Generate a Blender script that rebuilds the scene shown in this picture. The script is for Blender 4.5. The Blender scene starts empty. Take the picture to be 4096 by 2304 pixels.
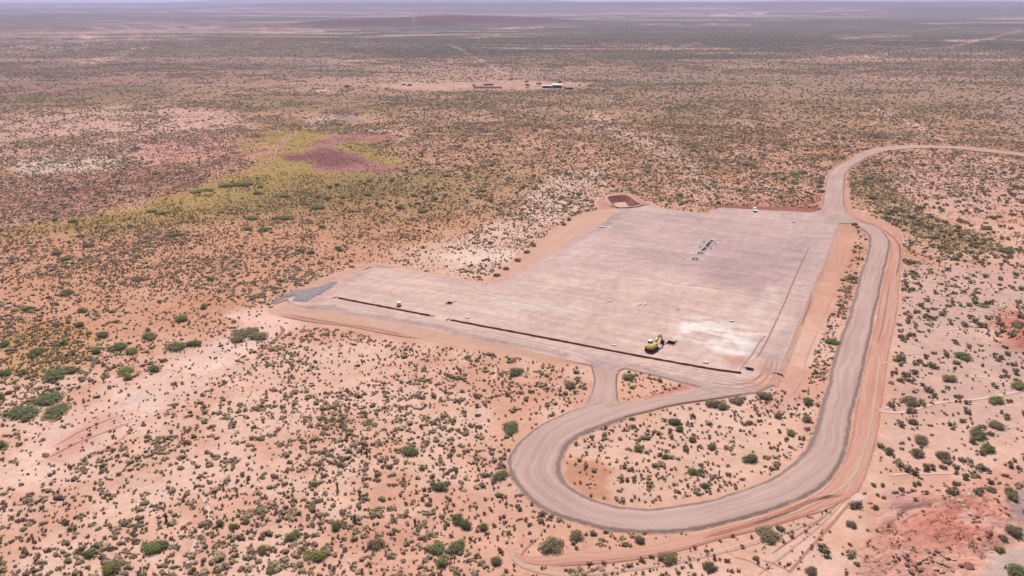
import bpy, math, random
import numpy as np
from mathutils import Vector, Matrix, geometry

SC = bpy.context.scene
COL = SC.collection
R = math.radians

# ------------------------------------------------------------------ camera, sky, sun, exposure
CAM_H = 105.0                                   # drone height above the plain
HFOV = R(63.0)
FPX = 2048.0 / math.tan(HFOV / 2)               # focal length in survey-map units
PITCH = math.atan((1152 + 8) / FPX)
cam_d = bpy.data.cameras.new("camera")
cam_d.sensor_fit = 'HORIZONTAL'
cam_d.angle = HFOV
cam_d.clip_start = 1.0
cam_d.clip_end = 120000.0
cam = bpy.data.objects.new("camera", cam_d)
COL.objects.link(cam)
cam.location = (0, 0, CAM_H)
cam.rotation_euler = (math.pi / 2 - PITCH, 0, 0)
SC.camera = cam

SUN_EL, SUN_AZ = R(60.0), R(-10.0)              # azimuth measured from +Y towards +X
world = bpy.data.worlds.new("World")
SC.world = world
world.use_nodes = True
wn = world.node_tree.nodes
wl = world.node_tree.links
wn.clear()
sky = wn.new('ShaderNodeTexSky')
sky.sky_type = 'NISHITA'
sky.sun_disc = False
sky.sun_elevation = SUN_EL
sky.sun_rotation = SUN_AZ
sky.air_density = 1.0
sky.dust_density = 1.5
bg = wn.new('ShaderNodeBackground')
bg.inputs[1].default_value = 0.065
wo = wn.new('ShaderNodeOutputWorld')
wl.new(sky.outputs[0], bg.inputs[0])
wl.new(bg.outputs[0], wo.inputs[0])

sun_d = bpy.data.lights.new("sun", 'SUN')
sun_d.energy = 4.5
sun_d.angle = R(0.53)
sun_d.color = (1.0, 0.952, 0.92)
sun = bpy.data.objects.new("sun", sun_d)
COL.objects.link(sun)
sdir = Vector((math.sin(SUN_AZ) * math.cos(SUN_EL), math.cos(SUN_AZ) * math.cos(SUN_EL), math.sin(SUN_EL)))
sun.rotation_euler = (-sdir).to_track_quat('-Z', 'Y').to_euler()
sun.location = (0, 0, 300)

SC.view_settings.view_transform = 'Standard'
SC.view_settings.look = 'None'
SC.view_settings.gamma = 1.0
SC.view_settings.use_curve_mapping = False
SC.view_settings.exposure = 0.38
SC.cycles.use_denoising = True
SC.cycles.max_bounces = 5
SC.cycles.diffuse_bounces = 3
SC.cycles.volume_bounces = 1
SC.cycles.transparent_max_bounces = 8

# ------------------------------------------------------------------ survey map <-> ground
CP, SP = math.cos(PITCH), math.sin(PITCH)


def G(u, v, z=0.0):
    """ground point (x, y, z) of a survey-map position"""
    x = (u - 2048) / FPX
    y = (1152 - v) / FPX
    dy, dz = CP + y * SP, -SP + y * CP
    t = (CAM_H - z) / -dz
    return Vector((x * t, dy * t, z))


def uv_of(x, y):
    """survey-map position of ground points (arrays)"""
    dz = -CAM_H
    fwd = y * CP - dz * SP
    up = y * SP + dz * CP
    fwd = np.maximum(fwd, 1.0)
    return 2048 + FPX * x / fwd, 1152 - FPX * up / fwd


def lin(c):
    c = np.asarray(c, float) / 255.0
    return np.where(c <= 0.04045, c / 12.92, ((c + 0.055) / 1.055) ** 2.4)


ALB = 0.56


def S(r, g, b, k=1.0):
    """albedo of a surface that looks (r, g, b) in full sun"""
    return tuple(float(x) for x in lin((r, g, b)) * ALB * k)


# ------------------------------------------------------------------ numpy noise
def _hash(ix, iy, seed):
    h = (ix.astype(np.int64) * 374761393 + iy.astype(np.int64) * 668265263 + seed * 1274126177) & 0xffffffff
    h = ((h ^ (h >> 13)) * 1274126177) & 0xffffffff
    return ((h ^ (h >> 16)) & 0xffff) / 65535.0


def vnoise(x, y, seed=0):
    ix, iy = np.floor(x), np.floor(y)
    fx, fy = x - ix, y - iy
    fx = fx * fx * (3 - 2 * fx)
    fy = fy * fy * (3 - 2 * fy)
    a, b = _hash(ix, iy, seed), _hash(ix + 1, iy, seed)
    c, d = _hash(ix, iy + 1, seed), _hash(ix + 1, iy + 1, seed)
    return (a * (1 - fx) + b * fx) * (1 - fy) + (c * (1 - fx) + d * fx) * fy


def fbm(x, y, wl_, octv=4, seed=0, gain=0.5):
    s, amp, tot = 0.0, 1.0, 0.0
    f = 1.0 / wl_
    for k in range(octv):
        ca, sa = math.cos(0.6 * k + seed), math.sin(0.6 * k + seed)
        s = s + amp * vnoise((x * ca - y * sa) * f + 17.3 * k, (x * sa + y * ca) * f - 9.1 * k, seed * 31 + k)
        tot += amp
        amp *= gain
        f *= 2.03
    return s / tot


def sstep(a, b, x):
    t = np.clip((x - a) / (b - a), 0, 1)
    return t * t * (3 - 2 * t)


def seg_dist(px, py, poly, closed):
    n = len(poly)
    best = np.full(px.shape, 1e18)
    for i in range(n if closed else n - 1):
        ax, ay = poly[i]
        bx, by = poly[(i + 1) % n]
        dx, dy = bx - ax, by - ay
        L2 = dx * dx + dy * dy + 1e-12
        t = np.clip(((px - ax) * dx + (py - ay) * dy) / L2, 0, 1)
        d = (px - ax - t * dx) ** 2 + (py - ay - t * dy) ** 2
        best = np.minimum(best, d)
    return np.sqrt(best)


def inside(px, py, poly):
    r = np.zeros(px.shape, bool)
    n = len(poly)
    for i in range(n):
        ax, ay = poly[i]
        bx, by = poly[(i + 1) % n]
        if ay == by:
            continue
        c = ((ay > py) != (by > py)) & (px < (bx - ax) * (py - ay) / (by - ay) + ax)
        r ^= c
    return r


def poly_mask(u, v, poly, soft, aspect=2.2):
    """soft inside mask of a survey-map polygon; v is stretched so softness suits the ground"""
    p = [(a, b * aspect) for a, b in poly]
    us = [a for a, b in p]
    vs = [b for a, b in p]
    m = np.zeros(u.shape)
    vv = v * aspect
    sel = (u > min(us) - soft) & (u < max(us) + soft) & (vv > min(vs) - soft) & (vv < max(vs) + soft)
    if not sel.any():
        return m
    pu, pv = u[sel], vv[sel]
    d = seg_dist(pu, pv, p, True)
    d = np.where(inside(pu, pv, p), d, -d)
    m[sel] = sstep(-soft, soft, d)
    return m


def line_mask(u, v, line, half, soft, aspect=2.2):
    p = [(a, b * aspect) for a, b in line]
    us = [a for a, b in p]
    vs = [b for a, b in p]
    m = np.zeros(u.shape)
    vv = v * aspect
    k = half + soft
    sel = (u > min(us) - k) & (u < max(us) + k) & (vv > min(vs) - k) & (vv < max(vs) + k)
    if not sel.any():
        return m
    d = seg_dist(u[sel], vv[sel], p, False)
    m[sel] = 1 - sstep(half, half + soft, d)
    return m


def spline(pts, n):
    """Catmull-Rom through points, n samples per span"""
    P = [np.array(p, float) for p in pts]
    out = []
    for i in range(len(P) - 1):
        p0 = P[i - 1] if i else 2 * P[0] - P[1]
        p1, p2 = P[i], P[i + 1]
        p3 = P[i + 2] if i + 2 < len(P) else 2 * P[-1] - P[-2]
        for k in range(n):
            t = k / n
            out.append(0.5 * (2 * p1 + (p2 - p0) * t + (2 * p0 - 5 * p1 + 4 * p2 - p3) * t * t + (3 * p1 - p0 - 3 * p2 + p3) * t ** 3))
    out.append(P[-1])
    return out


# ------------------------------------------------------------------ object helpers
def tag(o, label=None, cat=None, group=None, kind=None):
    if label:
        o["label"] = label
    if cat:
        o["category"] = cat
    if group:
        o["group"] = group
    if kind:
        o["kind"] = kind
    return o


def link(name, mesh, mat=None, parent=None, loc=None):
    o = bpy.data.objects.new(name, mesh)
    COL.objects.link(o)
    if mat is not None and len(mesh.materials) == 0:
        mesh.materials.append(mat)
    if parent:
        o.parent = parent
    if loc is not None:
        o.location = loc
    return o


def empty(name, loc, rz=0.0, scale=None):
    o = bpy.data.objects.new(name, None)
    COL.objects.link(o)
    o.location = loc
    o.rotation_euler = (0, 0, rz)
    o.empty_display_size = 0.2
    if scale:
        o.scale = scale
    return o


def mesh_np(name, verts, faces, cols=None, uvs=None, smooth=False):
    """verts (n,3); faces: (m,k) array or list of tuples"""
    me = bpy.data.meshes.new(name)
    verts = np.asarray(verts, np.float32)
    if isinstance(faces, np.ndarray):
        m, k = faces.shape
        me.vertices.add(len(verts))
        me.vertices.foreach_set("co", verts.ravel())
        me.loops.add(m * k)
        me.loops.foreach_set("vertex_index", faces.astype(np.int32).ravel())
        me.polygons.add(m)
        me.polygons.foreach_set("loop_start", np.arange(0, m * k, k, dtype=np.int32))
        me.polygons.foreach_set("loop_total", np.full(m, k, np.int32))
        me.update(calc_edges=True)
    else:
        me.from_pydata([tuple(map(float, v)) for v in verts], [], [tuple(map(int, f)) for f in faces])
        me.update()
    if cols is not None:
        a = me.color_attributes.new("Col", 'FLOAT_COLOR', 'POINT')
        c = np.ones((len(verts), 4), np.float32)
        c[:, :cols.shape[1]] = cols
        a.data.foreach_set("color", c.ravel())
    if uvs is not None:
        lay = me.uv_layers.new(name="UVMap")
        li = np.empty(len(me.loops), np.int32)
        me.loops.foreach_get("vertex_index", li)
        lay.data.foreach_set("uv", np.asarray(uvs, np.float32)[li].ravel())
    if smooth:
        me.polygons.foreach_set("use_smooth", np.ones(len(me.polygons), bool))
    return me


class MB:
    """collects simple solids into one mesh"""

    def __init__(self):
        self.v, self.f = [], []

    def add(self, vs, fs, M=None):
        b = len(self.v)
        for p in vs:
            p = Vector(p)
            self.v.append(tuple(M @ p) if M else tuple(p))
        for f in fs:
            self.f.append(tuple(b + i for i in f))
        return self

    def box(self, c, s, M=None, taper=1.0, bev=0.0):
        x, y, z = s[0] / 2, s[1] / 2, s[2] / 2
        if bev <= 0:
            vs = [(c[0] + sx * x * (taper if sz > 0 else 1), c[1] + sy * y * (taper if sz > 0 else 1), c[2] + sz * z)
                  for sz in (-1, 1) for sx, sy in ((-1, -1), (1, -1), (1, 1), (-1, 1))]
            fs = [(3, 2, 1, 0), (4, 5, 6, 7), (0, 1, 5, 4), (1, 2, 6, 5), (2, 3, 7, 6), (3, 0, 4, 7)]
            return self.add(vs, fs, M)
        ring = [(-x + bev, -y), (x - bev, -y), (x, -y + bev), (x, y - bev), (x - bev, y), (-x + bev, y), (-x, y - bev), (-x, -y + bev)]
        lv = [(-z, 1 - bev / max(x, y)), (-z + bev, 1), (z - bev, taper), (z, taper * (1 - bev / max(x, y)))]
        vs = [(c[0] + a * k, c[1] + b * k, c[2] + h) for h, k in lv for a, b in ring]
        fs = [tuple(range(7, -1, -1)), tuple(range(24, 32))]
        for l in range(3):
            for i in range(8):
                j = (i + 1) % 8
                fs.append((l * 8 + i, l * 8 + j, l * 8 + 8 + j, l * 8 + 8 + i))
        return self.add(vs, fs, M)

    def cyl(self, a, b, r, n=12, r2=None):
        a, b = Vector(a), Vector(b)
        q = (b - a).to_track_quat('Z', 'Y')
        r2 = r if r2 is None else r2
        vs = [a + q @ Vector((r * math.cos(2 * math.pi * i / n), r * math.sin(2 * math.pi * i / n), 0)) for i in range(n)]
        vs += [b + q @ Vector((r2 * math.cos(2 * math.pi * i / n), r2 * math.sin(2 * math.pi * i / n), 0)) for i in range(n)]
        fs = [tuple(range(n - 1, -1, -1)), tuple(range(n, 2 * n))] + [(i, (i + 1) % n, n + (i + 1) % n, n + i) for i in range(n)]
        return self.add(vs, fs)

    def prism(self, prof, x0, x1, M=None):
        """profile in (y, z), extruded along x"""
        n = len(prof)
        vs = [(x0, p[0], p[1]) for p in prof] + [(x1, p[0], p[1]) for p in prof]
        fs = [tuple(range(n)), tuple(range(2 * n - 1, n - 1, -1))] + [((i + 1) % n, i, n + i, n + (i + 1) % n) for i in range(n)]
        return self.add(vs, fs, M)

    def build(self, name, mat, parent=None, smooth=False):
        me = bpy.data.meshes.new(name)
        me.from_pydata(self.v, [], self.f)
        me.update()
        if smooth:
            me.polygons.foreach_set("use_smooth", np.ones(len(me.polygons), bool))
        return link(name, me, mat, parent)


# ------------------------------------------------------------------ materials
def nt_new(name):
    m = bpy.data.materials.new(name)
    m.use_nodes = True
    t = m.node_tree
    b = t.nodes["Principled BSDF"]
    return m, t, b


def node(t, typ, **kw):
    n = t.nodes.new(typ)
    for k, v in kw.items():
        setattr(n, k, v)
    return n


def noise(t, vec, scale, detail=3.0, rough=0.55):
    n = node(t, 'ShaderNodeTexNoise')
    n.inputs['Scale'].default_value = scale
    n.inputs['Detail'].default_value = detail
    n.inputs['Roughness'].default_value = rough
    if vec is not None:
        t.links.new(vec, n.inputs['Vector'])
    return n.outputs['Fac']


def ramp(t, fac, a, b, va=0.0, vb=1.0):
    n = node(t, 'ShaderNodeMapRange')
    n.inputs['From Min'].default_value = a
    n.inputs['From Max'].default_value = b
    n.inputs['To Min'].default_value = va
    n.inputs['To Max'].default_value = vb
    t.links.new(fac, n.inputs['Value'])
    return n.outputs['Result']


def mixc(t, fac, a, b, mode='MIX'):
    n = node(t, 'ShaderNodeMix', data_type='RGBA', blend_type=mode)
    for s, x in ((n.inputs[0], fac), (n.inputs[6], a), (n.inputs[7], b)):
        if isinstance(x, (tuple, list)):
            s.default_value = (*x[:3], 1)
        elif isinstance(x, (int, float)):
            s.default_value = x
        else:
            t.links.new(x, s)
    return n.outputs[2]


def math_n(t, op, a, b=None):
    n = node(t, 'ShaderNodeMath', operation=op)
    for s, x in ((n.inputs[0], a), (n.inputs[1], b)):
        if x is None:
            continue
        if isinstance(x, (int, float)):
            s.default_value = x
        else:
            t.links.new(x, s)
    return n.outputs[0]


def bump(t, b, h, strength, dist):
    n = node(t, 'ShaderNodeBump')
    n.inputs['Strength'].default_value = strength
    n.inputs['Distance'].default_value = dist
    t.links.new(h, n.inputs['Height'])
    t.links.new(n.outputs[0], b.inputs['Normal'])


def scaled(t, vec, sc, rotz=0.0):
    n = node(t, 'ShaderNodeMapping')
    n.inputs['Scale'].default_value = sc
    n.inputs['Rotation'].default_value = (0, 0, rotz)
    t.links.new(vec, n.inputs['Vector'])
    return n.outputs[0]


def plain(name, col, rough=0.7, var=0.18, scale=4.0, metallic=0.0, spec=0.3, bmp=0.0):
    m, t, b = nt_new(name)
    tc = node(t, 'ShaderNodeTexCoord')
    f = noise(t, tc.outputs['Object'], scale, 4)
    k = ramp(t, f, 0.3, 0.7, 1 - var, 1 + var)
    c = node(t, 'ShaderNodeVectorMath', operation='SCALE')
    c.inputs[0].default_value = col
    t.links.new(k, c.inputs['Scale'])
    t.links.new(c.outputs[0], b.inputs['Base Color'])
    b.inputs['Roughness'].default_value = rough
    b.inputs['Metallic'].default_value = metallic
    b.inputs['Specular IOR Level'].default_value = spec
    if bmp:
        bump(t, b, f, 0.6, bmp)
    return m


def ground_material():
    m, t, b = nt_new("desert_ground")
    geo = node(t, 'ShaderNodeNewGeometry')
    pos = geo.outputs['Position']
    at = node(t, 'ShaderNodeAttribute', attribute_name="Col")
    veg = at.outputs['Alpha']
    f1 = noise(t, pos, 0.9, 5, 0.65)
    f2 = noise(t, pos, 0.11, 4, 0.6)
    f3 = noise(t, pos, 4.5, 3, 0.6)
    k = math_n(t, 'MULTIPLY', ramp(t, f1, 0.25, 0.75, 0.86, 1.12), ramp(t, f2, 0.3, 0.7, 0.92, 1.07))
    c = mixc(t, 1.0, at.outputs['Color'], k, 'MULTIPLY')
    mot = math_n(t, 'ADD', math_n(t, 'MULTIPLY', noise(t, pos, 0.30, 5, 0.68), 0.65), math_n(t, 'MULTIPLY', noise(t, pos, 0.06, 3, 0.6), 0.35))
    near = ramp(t, veg, 0.0, 0.25, 1.0, 0.35)
    c = mixc(t, math_n(t, 'MULTIPLY', ramp(t, mot, 0.46, 0.62, 0.0, 0.42), near), c, mixc(t, 1.0, c, (0.84, 0.74, 0.67), 'MULTIPLY'))
    c = mixc(t, math_n(t, 'MULTIPLY', ramp(t, mot, 0.44, 0.34, 0.0, 0.35), near), c, mixc(t, 1.0, c, (1.10, 1.12, 1.14), 'MULTIPLY'))
    # litter and pebbles between the shrubs
    lit = ramp(t, f3, 0.56, 0.68, 0.0, 0.7)
    pat = ramp(t, noise(t, pos, 0.35, 4, 0.65), 0.44, 0.60)
    c = mixc(t, math_n(t, 'MULTIPLY', lit, pat), c, S(150, 98, 80))
    # scrub too far off to tell apart
    s1 = noise(t, pos, 0.16, 4, 0.62)
    s2 = noise(t, scaled(t, pos, (1, 1, 1)), 0.035, 4, 0.6)
    th = math_n(t, 'ADD', math_n(t, 'MULTIPLY', s1, 0.62), math_n(t, 'MULTIPLY', s2, 0.38))
    lim = ramp(t, veg, 0.0, 1.0, 0.70, 0.36)
    cover = math_n(t, 'MULTIPLY', math_n(t, 'SUBTRACT', th, lim), 14.0)
    cl = node(t, 'ShaderNodeClamp')
    t.links.new(cover, cl.inputs[0])
    gate = ramp(t, veg, 0.0, 0.12)
    scrub = mixc(t, ramp(t, s2, 0.35, 0.65), S(108, 98, 86), S(96, 98, 82))
    c = mixc(t, math_n(t, 'MULTIPLY', math_n(t, 'MULTIPLY', cl.outputs[0], gate), 0.85), c, scrub)
    t.links.new(c, b.inputs['Base Color'])
    b.inputs['Roughness'].default_value = 0.95
    b.inputs['Specular IOR Level'].default_value = 0.1
    h = math_n(t, 'ADD', f1, math_n(t, 'MULTIPLY', f3, 0.35))
    bump(t, b, h, 0.5, 0.25)
    return m


def strip_material(name, ca, cb, edge=None, edge_w=0.0, streak=0.9, grain=(0.86, 1.12), rut=None, width=10.0, fade=False, opacity=1.0, blotch=0.0):
    """u = metres along, v = metres across"""
    m, t, b = nt_new(name)
    tc = node(t, 'ShaderNodeTexCoord')
    uv = tc.outputs['UV']
    geo = node(t, 'ShaderNodeNewGeometry')
    pos = geo.outputs['Position']
    wnd = node(t, 'ShaderNodeTexNoise')
    wnd.inputs['Scale'].default_value = 0.05
    t.links.new(pos, wnd.inputs['Vector'])
    wadd = node(t, 'ShaderNodeVectorMath', operation='MULTIPLY_ADD')
    t.links.new(wnd.outputs['Color'], wadd.inputs[0])
    wadd.inputs[1].default_value = (0, 5.0, 0)
    t.links.new(uv, wadd.inputs[2])
    uv = wadd.outputs[0]
    st = noise(t, scaled(t, uv, (0.018, streak, 1)), 1.0, 4, 0.62)
    st2 = noise(t, scaled(t, uv, (0.05, streak * 3.2, 1)), 1.0, 3, 0.6)
    big = noise(t, pos, 0.05, 3)
    c = mixc(t, ramp(t, math_n(t, 'ADD', math_n(t, 'MULTIPLY', st, 0.7), math_n(t, 'MULTIPLY', big, 0.3)), 0.36, 0.64), ca, cb)
    k = math_n(t, 'MULTIPLY', ramp(t, st2, 0.3, 0.7, 0.90, 1.09), ramp(t, noise(t, pos, 2.6, 4, 0.7), 0.3, 0.7, *grain))
    c = mixc(t, 1.0, c, k, 'MULTIPLY')
    if blotch:
        c = mixc(t, ramp(t, noise(t, pos, 0.28, 5, 0.72), 0.48, 0.66, 0.0, blotch), c, S(196, 138, 118))
        c = mixc(t, ramp(t, noise(t, pos, 0.5, 5, 0.7), 0.56, 0.70, 0.0, blotch), c, S(240, 202, 184))
    if edge is not None:
        at = node(t, 'ShaderNodeAttribute', attribute_name="Col")
        sep = node(t, 'ShaderNodeSeparateColor')
        t.links.new(at.outputs['Color'], sep.inputs[0])
        j = math_n(t, 'ADD', sep.outputs[0], math_n(t, 'MULTIPLY', math_n(t, 'SUBTRACT', noise(t, pos, 0.7, 4, 0.65), 0.5), 0.7))
        g2 = ramp(t, noise(t, pos, 3.5, 3, 0.7), 0.3, 0.7, 0.72, 1.3)
        ec = mixc(t, 1.0, edge, g2, 'MULTIPLY')
        c = mixc(t, ramp(t, j, 0.45, 0.7), c, ec)
        sj = math_n(t, 'ADD', sep.outputs[1], math_n(t, 'MULTIPLY', math_n(t, 'SUBTRACT', noise(t, pos, 0.45, 5, 0.7), 0.5), 0.85))
        c = mixc(t, ramp(t, sj, 0.16, 0.34, 0.85, 0.0), c, S(228, 178, 154))
        c = mixc(t, ramp(t, noise(t, pos, 0.09, 5, 0.65), 0.58, 0.74, 0.0, 0.5), c, S(222, 184, 168))
    t.links.new(c, b.inputs['Base Color'])
    b.inputs['Roughness'].default_value = 0.95
    b.inputs['Specular IOR Level'].default_value = 0.12
    bump(t, b, math_n(t, 'ADD', st2, noise(t, pos, 3.0, 4, 0.7)), 0.35, 0.08)
    if fade:
        at = node(t, 'ShaderNodeAttribute', attribute_name="Col")
        sep = node(t, 'ShaderNodeSeparateColor')
        t.links.new(at.outputs['Color'], sep.inputs[0])
        j = math_n(t, 'ADD', sep.outputs[1], math_n(t, 'MULTIPLY', math_n(t, 'SUBTRACT', noise(t, pos, 0.8, 5, 0.7), 0.5), 0.9))
        j = math_n(t, 'ADD', j, math_n(t, 'MULTIPLY', math_n(t, 'SUBTRACT', st2, 0.5), 0.5))
        a = ramp(t, j, 0.35, 0.75, 0.0, opacity)
        t.links.new(a, b.inputs['Alpha'])
    return m


def pad_material(rot):
    m, t, b = nt_new("pad_gravel")
    geo = node(t, 'ShaderNodeNewGeometry')
    pos = geo.outputs['Position']
    at = node(t, 'ShaderNodeAttribute', attribute_name="Col")
    wn_ = node(t, 'ShaderNodeTexNoise')
    wn_.inputs['Scale'].default_value = 0.018
    t.links.new(pos, wn_.inputs['Vector'])
    wv_ = node(t, 'ShaderNodeVectorMath', operation='MULTIPLY_ADD')
    t.links.new(wn_.outputs['Color'], wv_.inputs[0])
    wv_.inputs[1].default_value = (26, 26, 0)
    t.links.new(pos, wv_.inputs[2])
    pos0 = pos
    pos = wv_.outputs[0]
    al = scaled(t, scaled(t, pos, (1, 1, 1), -rot), (0.022, 0.30, 1))
    al2 = scaled(t, scaled(t, pos, (1, 1, 1), -rot), (0.05, 1.15, 1))
    al3 = scaled(t, scaled(t, pos, (1, 1, 1), -rot), (0.42, 0.03, 1))
    pos = pos0
    s1 = noise(t, al, 1.0, 5, 0.65)
    s2 = noise(t, al2, 1.0, 4, 0.6)
    s3 = noise(t, al3, 1.0, 4, 0.6)
    blot = noise(t, pos, 0.07, 6, 0.68)
    k = math_n(t, 'MULTIPLY', ramp(t, s1, 0.3, 0.7, 0.87, 1.11), ramp(t, s2, 0.3, 0.7, 0.88, 1.10))
    k = math_n(t, 'MULTIPLY', k, ramp(t, s3, 0.3, 0.7, 0.93, 1.06))
    k = math_n(t, 'MULTIPLY', k, math_n(t, 'MULTIPLY', ramp(t, noise(t, pos, 2.4, 4, 0.7), 0.3, 0.7, 0.84, 1.13), ramp(t, noise(t, pos, 0.35, 5, 0.7), 0.3, 0.7, 0.83, 1.13)))
    c = mixc(t, 1.0, at.outputs['Color'], k, 'MULTIPLY')
    c = mixc(t, ramp(t, blot, 0.52, 0.72, 0.0, 0.28), c, S(232, 206, 196))
    c = mixc(t, ramp(t, noise(t, pos, 0.03, 4, 0.6), 0.53, 0.72, 0.0, 0.32), c, S(192, 158, 148))
    t.links.new(c, b.inputs['Base Color'])
    b.inputs['Roughness'].default_value = 0.95
    b.inputs['Specular IOR Level'].default_value = 0.12
    bump(t, b, math_n(t, 'ADD', s2, noise(t, pos, 2.4, 4, 0.7)), 0.3, 0.06)
    return m


def leaf_material(name, ca, cb, trans=0.2):
    m, t, b = nt_new(name)
    oi = node(t, 'ShaderNodeObjectInfo')
    tc = node(t, 'ShaderNodeTexCoord')
    n1 = noise(t, tc.outputs['Object'], 1.6, 3)
    f = math_n(t, 'ADD', math_n(t, 'MULTIPLY', oi.outputs['Random'], 0.75), math_n(t, 'MULTIPLY', ramp(t, n1, 0.35, 0.65), 0.35))
    c = mixc(t, f, ca, cb)
    t.links.new(c, b.inputs['Base Color'])
    b.inputs['Roughness'].default_value = 0.7
    b.inputs['Specular IOR Level'].default_value = 0.2
    tr = node(t, 'ShaderNodeBsdfTranslucent')
    t.links.new(c, tr.inputs[0])
    mx = node(t, 'ShaderNodeMixShader')
    mx.inputs[0].default_value = trans
    t.links.new(b.outputs[0], mx.inputs[1])
    t.links.new(tr.outputs[0], mx.inputs[2])
    t.links.new(mx.outputs[0], t.nodes["Material Output"].inputs['Surface'])
    return m


M = {}
M['ground'] = ground_material()
M['road'] = strip_material("road_gravel", S(218, 184, 170), S(192, 157, 145), edge=S(154, 127, 118), streak=0.75)
M['track'] = strip_material("graded_red_soil", S(226, 174, 150), S(206, 146, 126), streak=0.8, fade=True)
M['apron'] = strip_material("sandy_fill", S(228, 186, 162), S(214, 164, 142), streak=0.7, grain=(0.82, 1.14), blotch=0.3)
M['cutbank'] = strip_material("red_cut_bank", S(190, 122, 100), S(172, 104, 86), streak=0.8)
M['apron_red'] = strip_material("red_fill", S(226, 184, 164), S(204, 152, 132), streak=0.8, grain=(0.74, 1.2), blotch=0.55)
M['wash'] = strip_material("pale_wash_sand", S(246, 214, 194), S(236, 196, 176), streak=1.2, fade=True)
M['rut'] = strip_material("rutted_red_soil", S(208, 148, 126), S(190, 126, 106), streak=1.2, fade=True, opacity=0.75)
M['scuff'] = strip_material("scuffed_red_soil", S(216, 158, 136), S(196, 130, 110), streak=1.6, fade=True, opacity=0.55)
M['windrow'] = strip_material("pale_windrow", S(244, 208, 186), S(232, 188, 166), streak=1.6, fade=True, opacity=0.7)
M['padscuff'] = strip_material("pad_tyre_mark", S(190, 158, 150), S(206, 172, 162), streak=1.6, fade=True, opacity=0.28)
M['scuff2'] = strip_material("corner_tyre_sweep", S(232, 190, 170), S(206, 150, 130), streak=1.6, fade=True, opacity=0.6)
M['padrut'] = strip_material("pad_wheel_rut", S(196, 164, 154), S(182, 148, 140), streak=1.2, fade=True, opacity=0.7)
M['trench'] = plain("trench_soil", S(196, 128, 112), 0.95, 0.3, 1.5, bmp=0.1)
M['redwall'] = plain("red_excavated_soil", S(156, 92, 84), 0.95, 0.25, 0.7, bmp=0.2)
M['redfloor'] = plain("basin_floor_sand", S(228, 182, 156), 0.95, 0.1, 0.6)
M['concrete'] = plain("pale_concrete", S(238, 226, 220), 0.8, 0.08, 2.0)
M['concrete_d'] = plain("grey_concrete", S(196, 184, 186), 0.85, 0.12, 2.0)
M['pitdark'] = plain("pit_dark_tone", S(74, 62, 70), 0.9, 0.2, 2.0)  # even dark tone over pit walls and floors
M['orange'] = plain("orange_safety_net", S(226, 128, 100), 0.8, 0.2, 3.0)
M['lime'] = plain("pale_spoil", S(206, 204, 206), 0.95, 0.1, 1.0)
M['bluegravel'] = plain("blue_grey_gravel", S(160, 146, 146), 0.95, 0.35, 2.2, bmp=0.15)
M['yellow'] = plain("machine_yellow", (0.62, 0.34, 0.045), 0.45, 0.12, 2.0, spec=0.5)
M['black'] = plain("black_rubber", (0.02, 0.02, 0.022), 0.8, 0.2, 3.0)
M['steel'] = plain("worn_steel", (0.16, 0.15, 0.15), 0.5, 0.2, 3.0, metallic=0.6)
M['glass'] = plain("dark_glass", (0.02, 0.024, 0.03), 0.08, 0.05, 1.0, spec=0.8)
M['white'] = plain("white_paint", (0.80, 0.80, 0.80), 0.35, 0.04, 2.0, spec=0.5)
M['cream'] = plain("cream_plastic", (0.62, 0.52, 0.36), 0.6, 0.08, 2.0)
M['engine'] = plain("engine_deck", (0.45, 0.50, 0.58), 0.3, 0.15, 3.0, metallic=0.5)
M['lamp'] = plain("lamp_lens", (0.7, 0.7, 0.72), 0.15, 0.05, 2.0, spec=0.8)
M['shed'] = plain("dark_shed_wall", S(112, 70, 78), 0.8, 0.2, 0.5)
M['roof'] = plain("pale_metal_roof", (0.5, 0.5, 0.55), 0.6, 0.12, 0.4)
M['rail'] = plain("weathered_wood", S(110, 84, 78), 0.9, 0.2, 1.0)
M['boulder'] = plain("cream_sandstone", S(226, 186, 158), 0.95, 0.22, 1.3, bmp=0.12)
M['boulder_d'] = plain("grey_sandstone", S(182, 142, 128), 0.95, 0.3, 1.3, bmp=0.12)
M['boulder_r'] = plain("red_rock", S(188, 122, 102), 0.95, 0.3, 1.3, bmp=0.12)
M['stem'] = plain("shrub_wood", (0.13, 0.095, 0.075), 0.9, 0.25, 3.0)
M['twig_core'] = plain("twig_light_block", (0.15, 0.115, 0.09), 0.9, 0.25, 3.0)  # twig colour of the solid cores added to stop light inside sage shrubs
M['sage'] = leaf_material("sage_leaf", (0.68, 0.53, 0.33), (0.33, 0.255, 0.16), 0.42)
M['creo'] = leaf_material("creosote_leaf", (0.33, 0.26, 0.13), (0.22, 0.175, 0.10), 0.4)
M['mesq'] = leaf_material("mesquite_leaf", (0.205, 0.225, 0.068), (0.165, 0.182, 0.078), 0.4)
M['bright'] = leaf_material("bright_leaf", (0.27, 0.275, 0.070), (0.205, 0.225, 0.075), 0.3)
M['yucca'] = leaf_material("yucca_leaf", (0.040, 0.040, 0.022), (0.055, 0.045, 0.025), 0.05)
M['tuft'] = leaf_material("dry_tuft_leaf", (0.30, 0.185, 0.105), (0.20, 0.135, 0.085), 0.3)
M['golden'] = leaf_material("golden_grass_leaf", (0.36, 0.235, 0.085), (0.26, 0.175, 0.07), 0.3)

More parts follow.
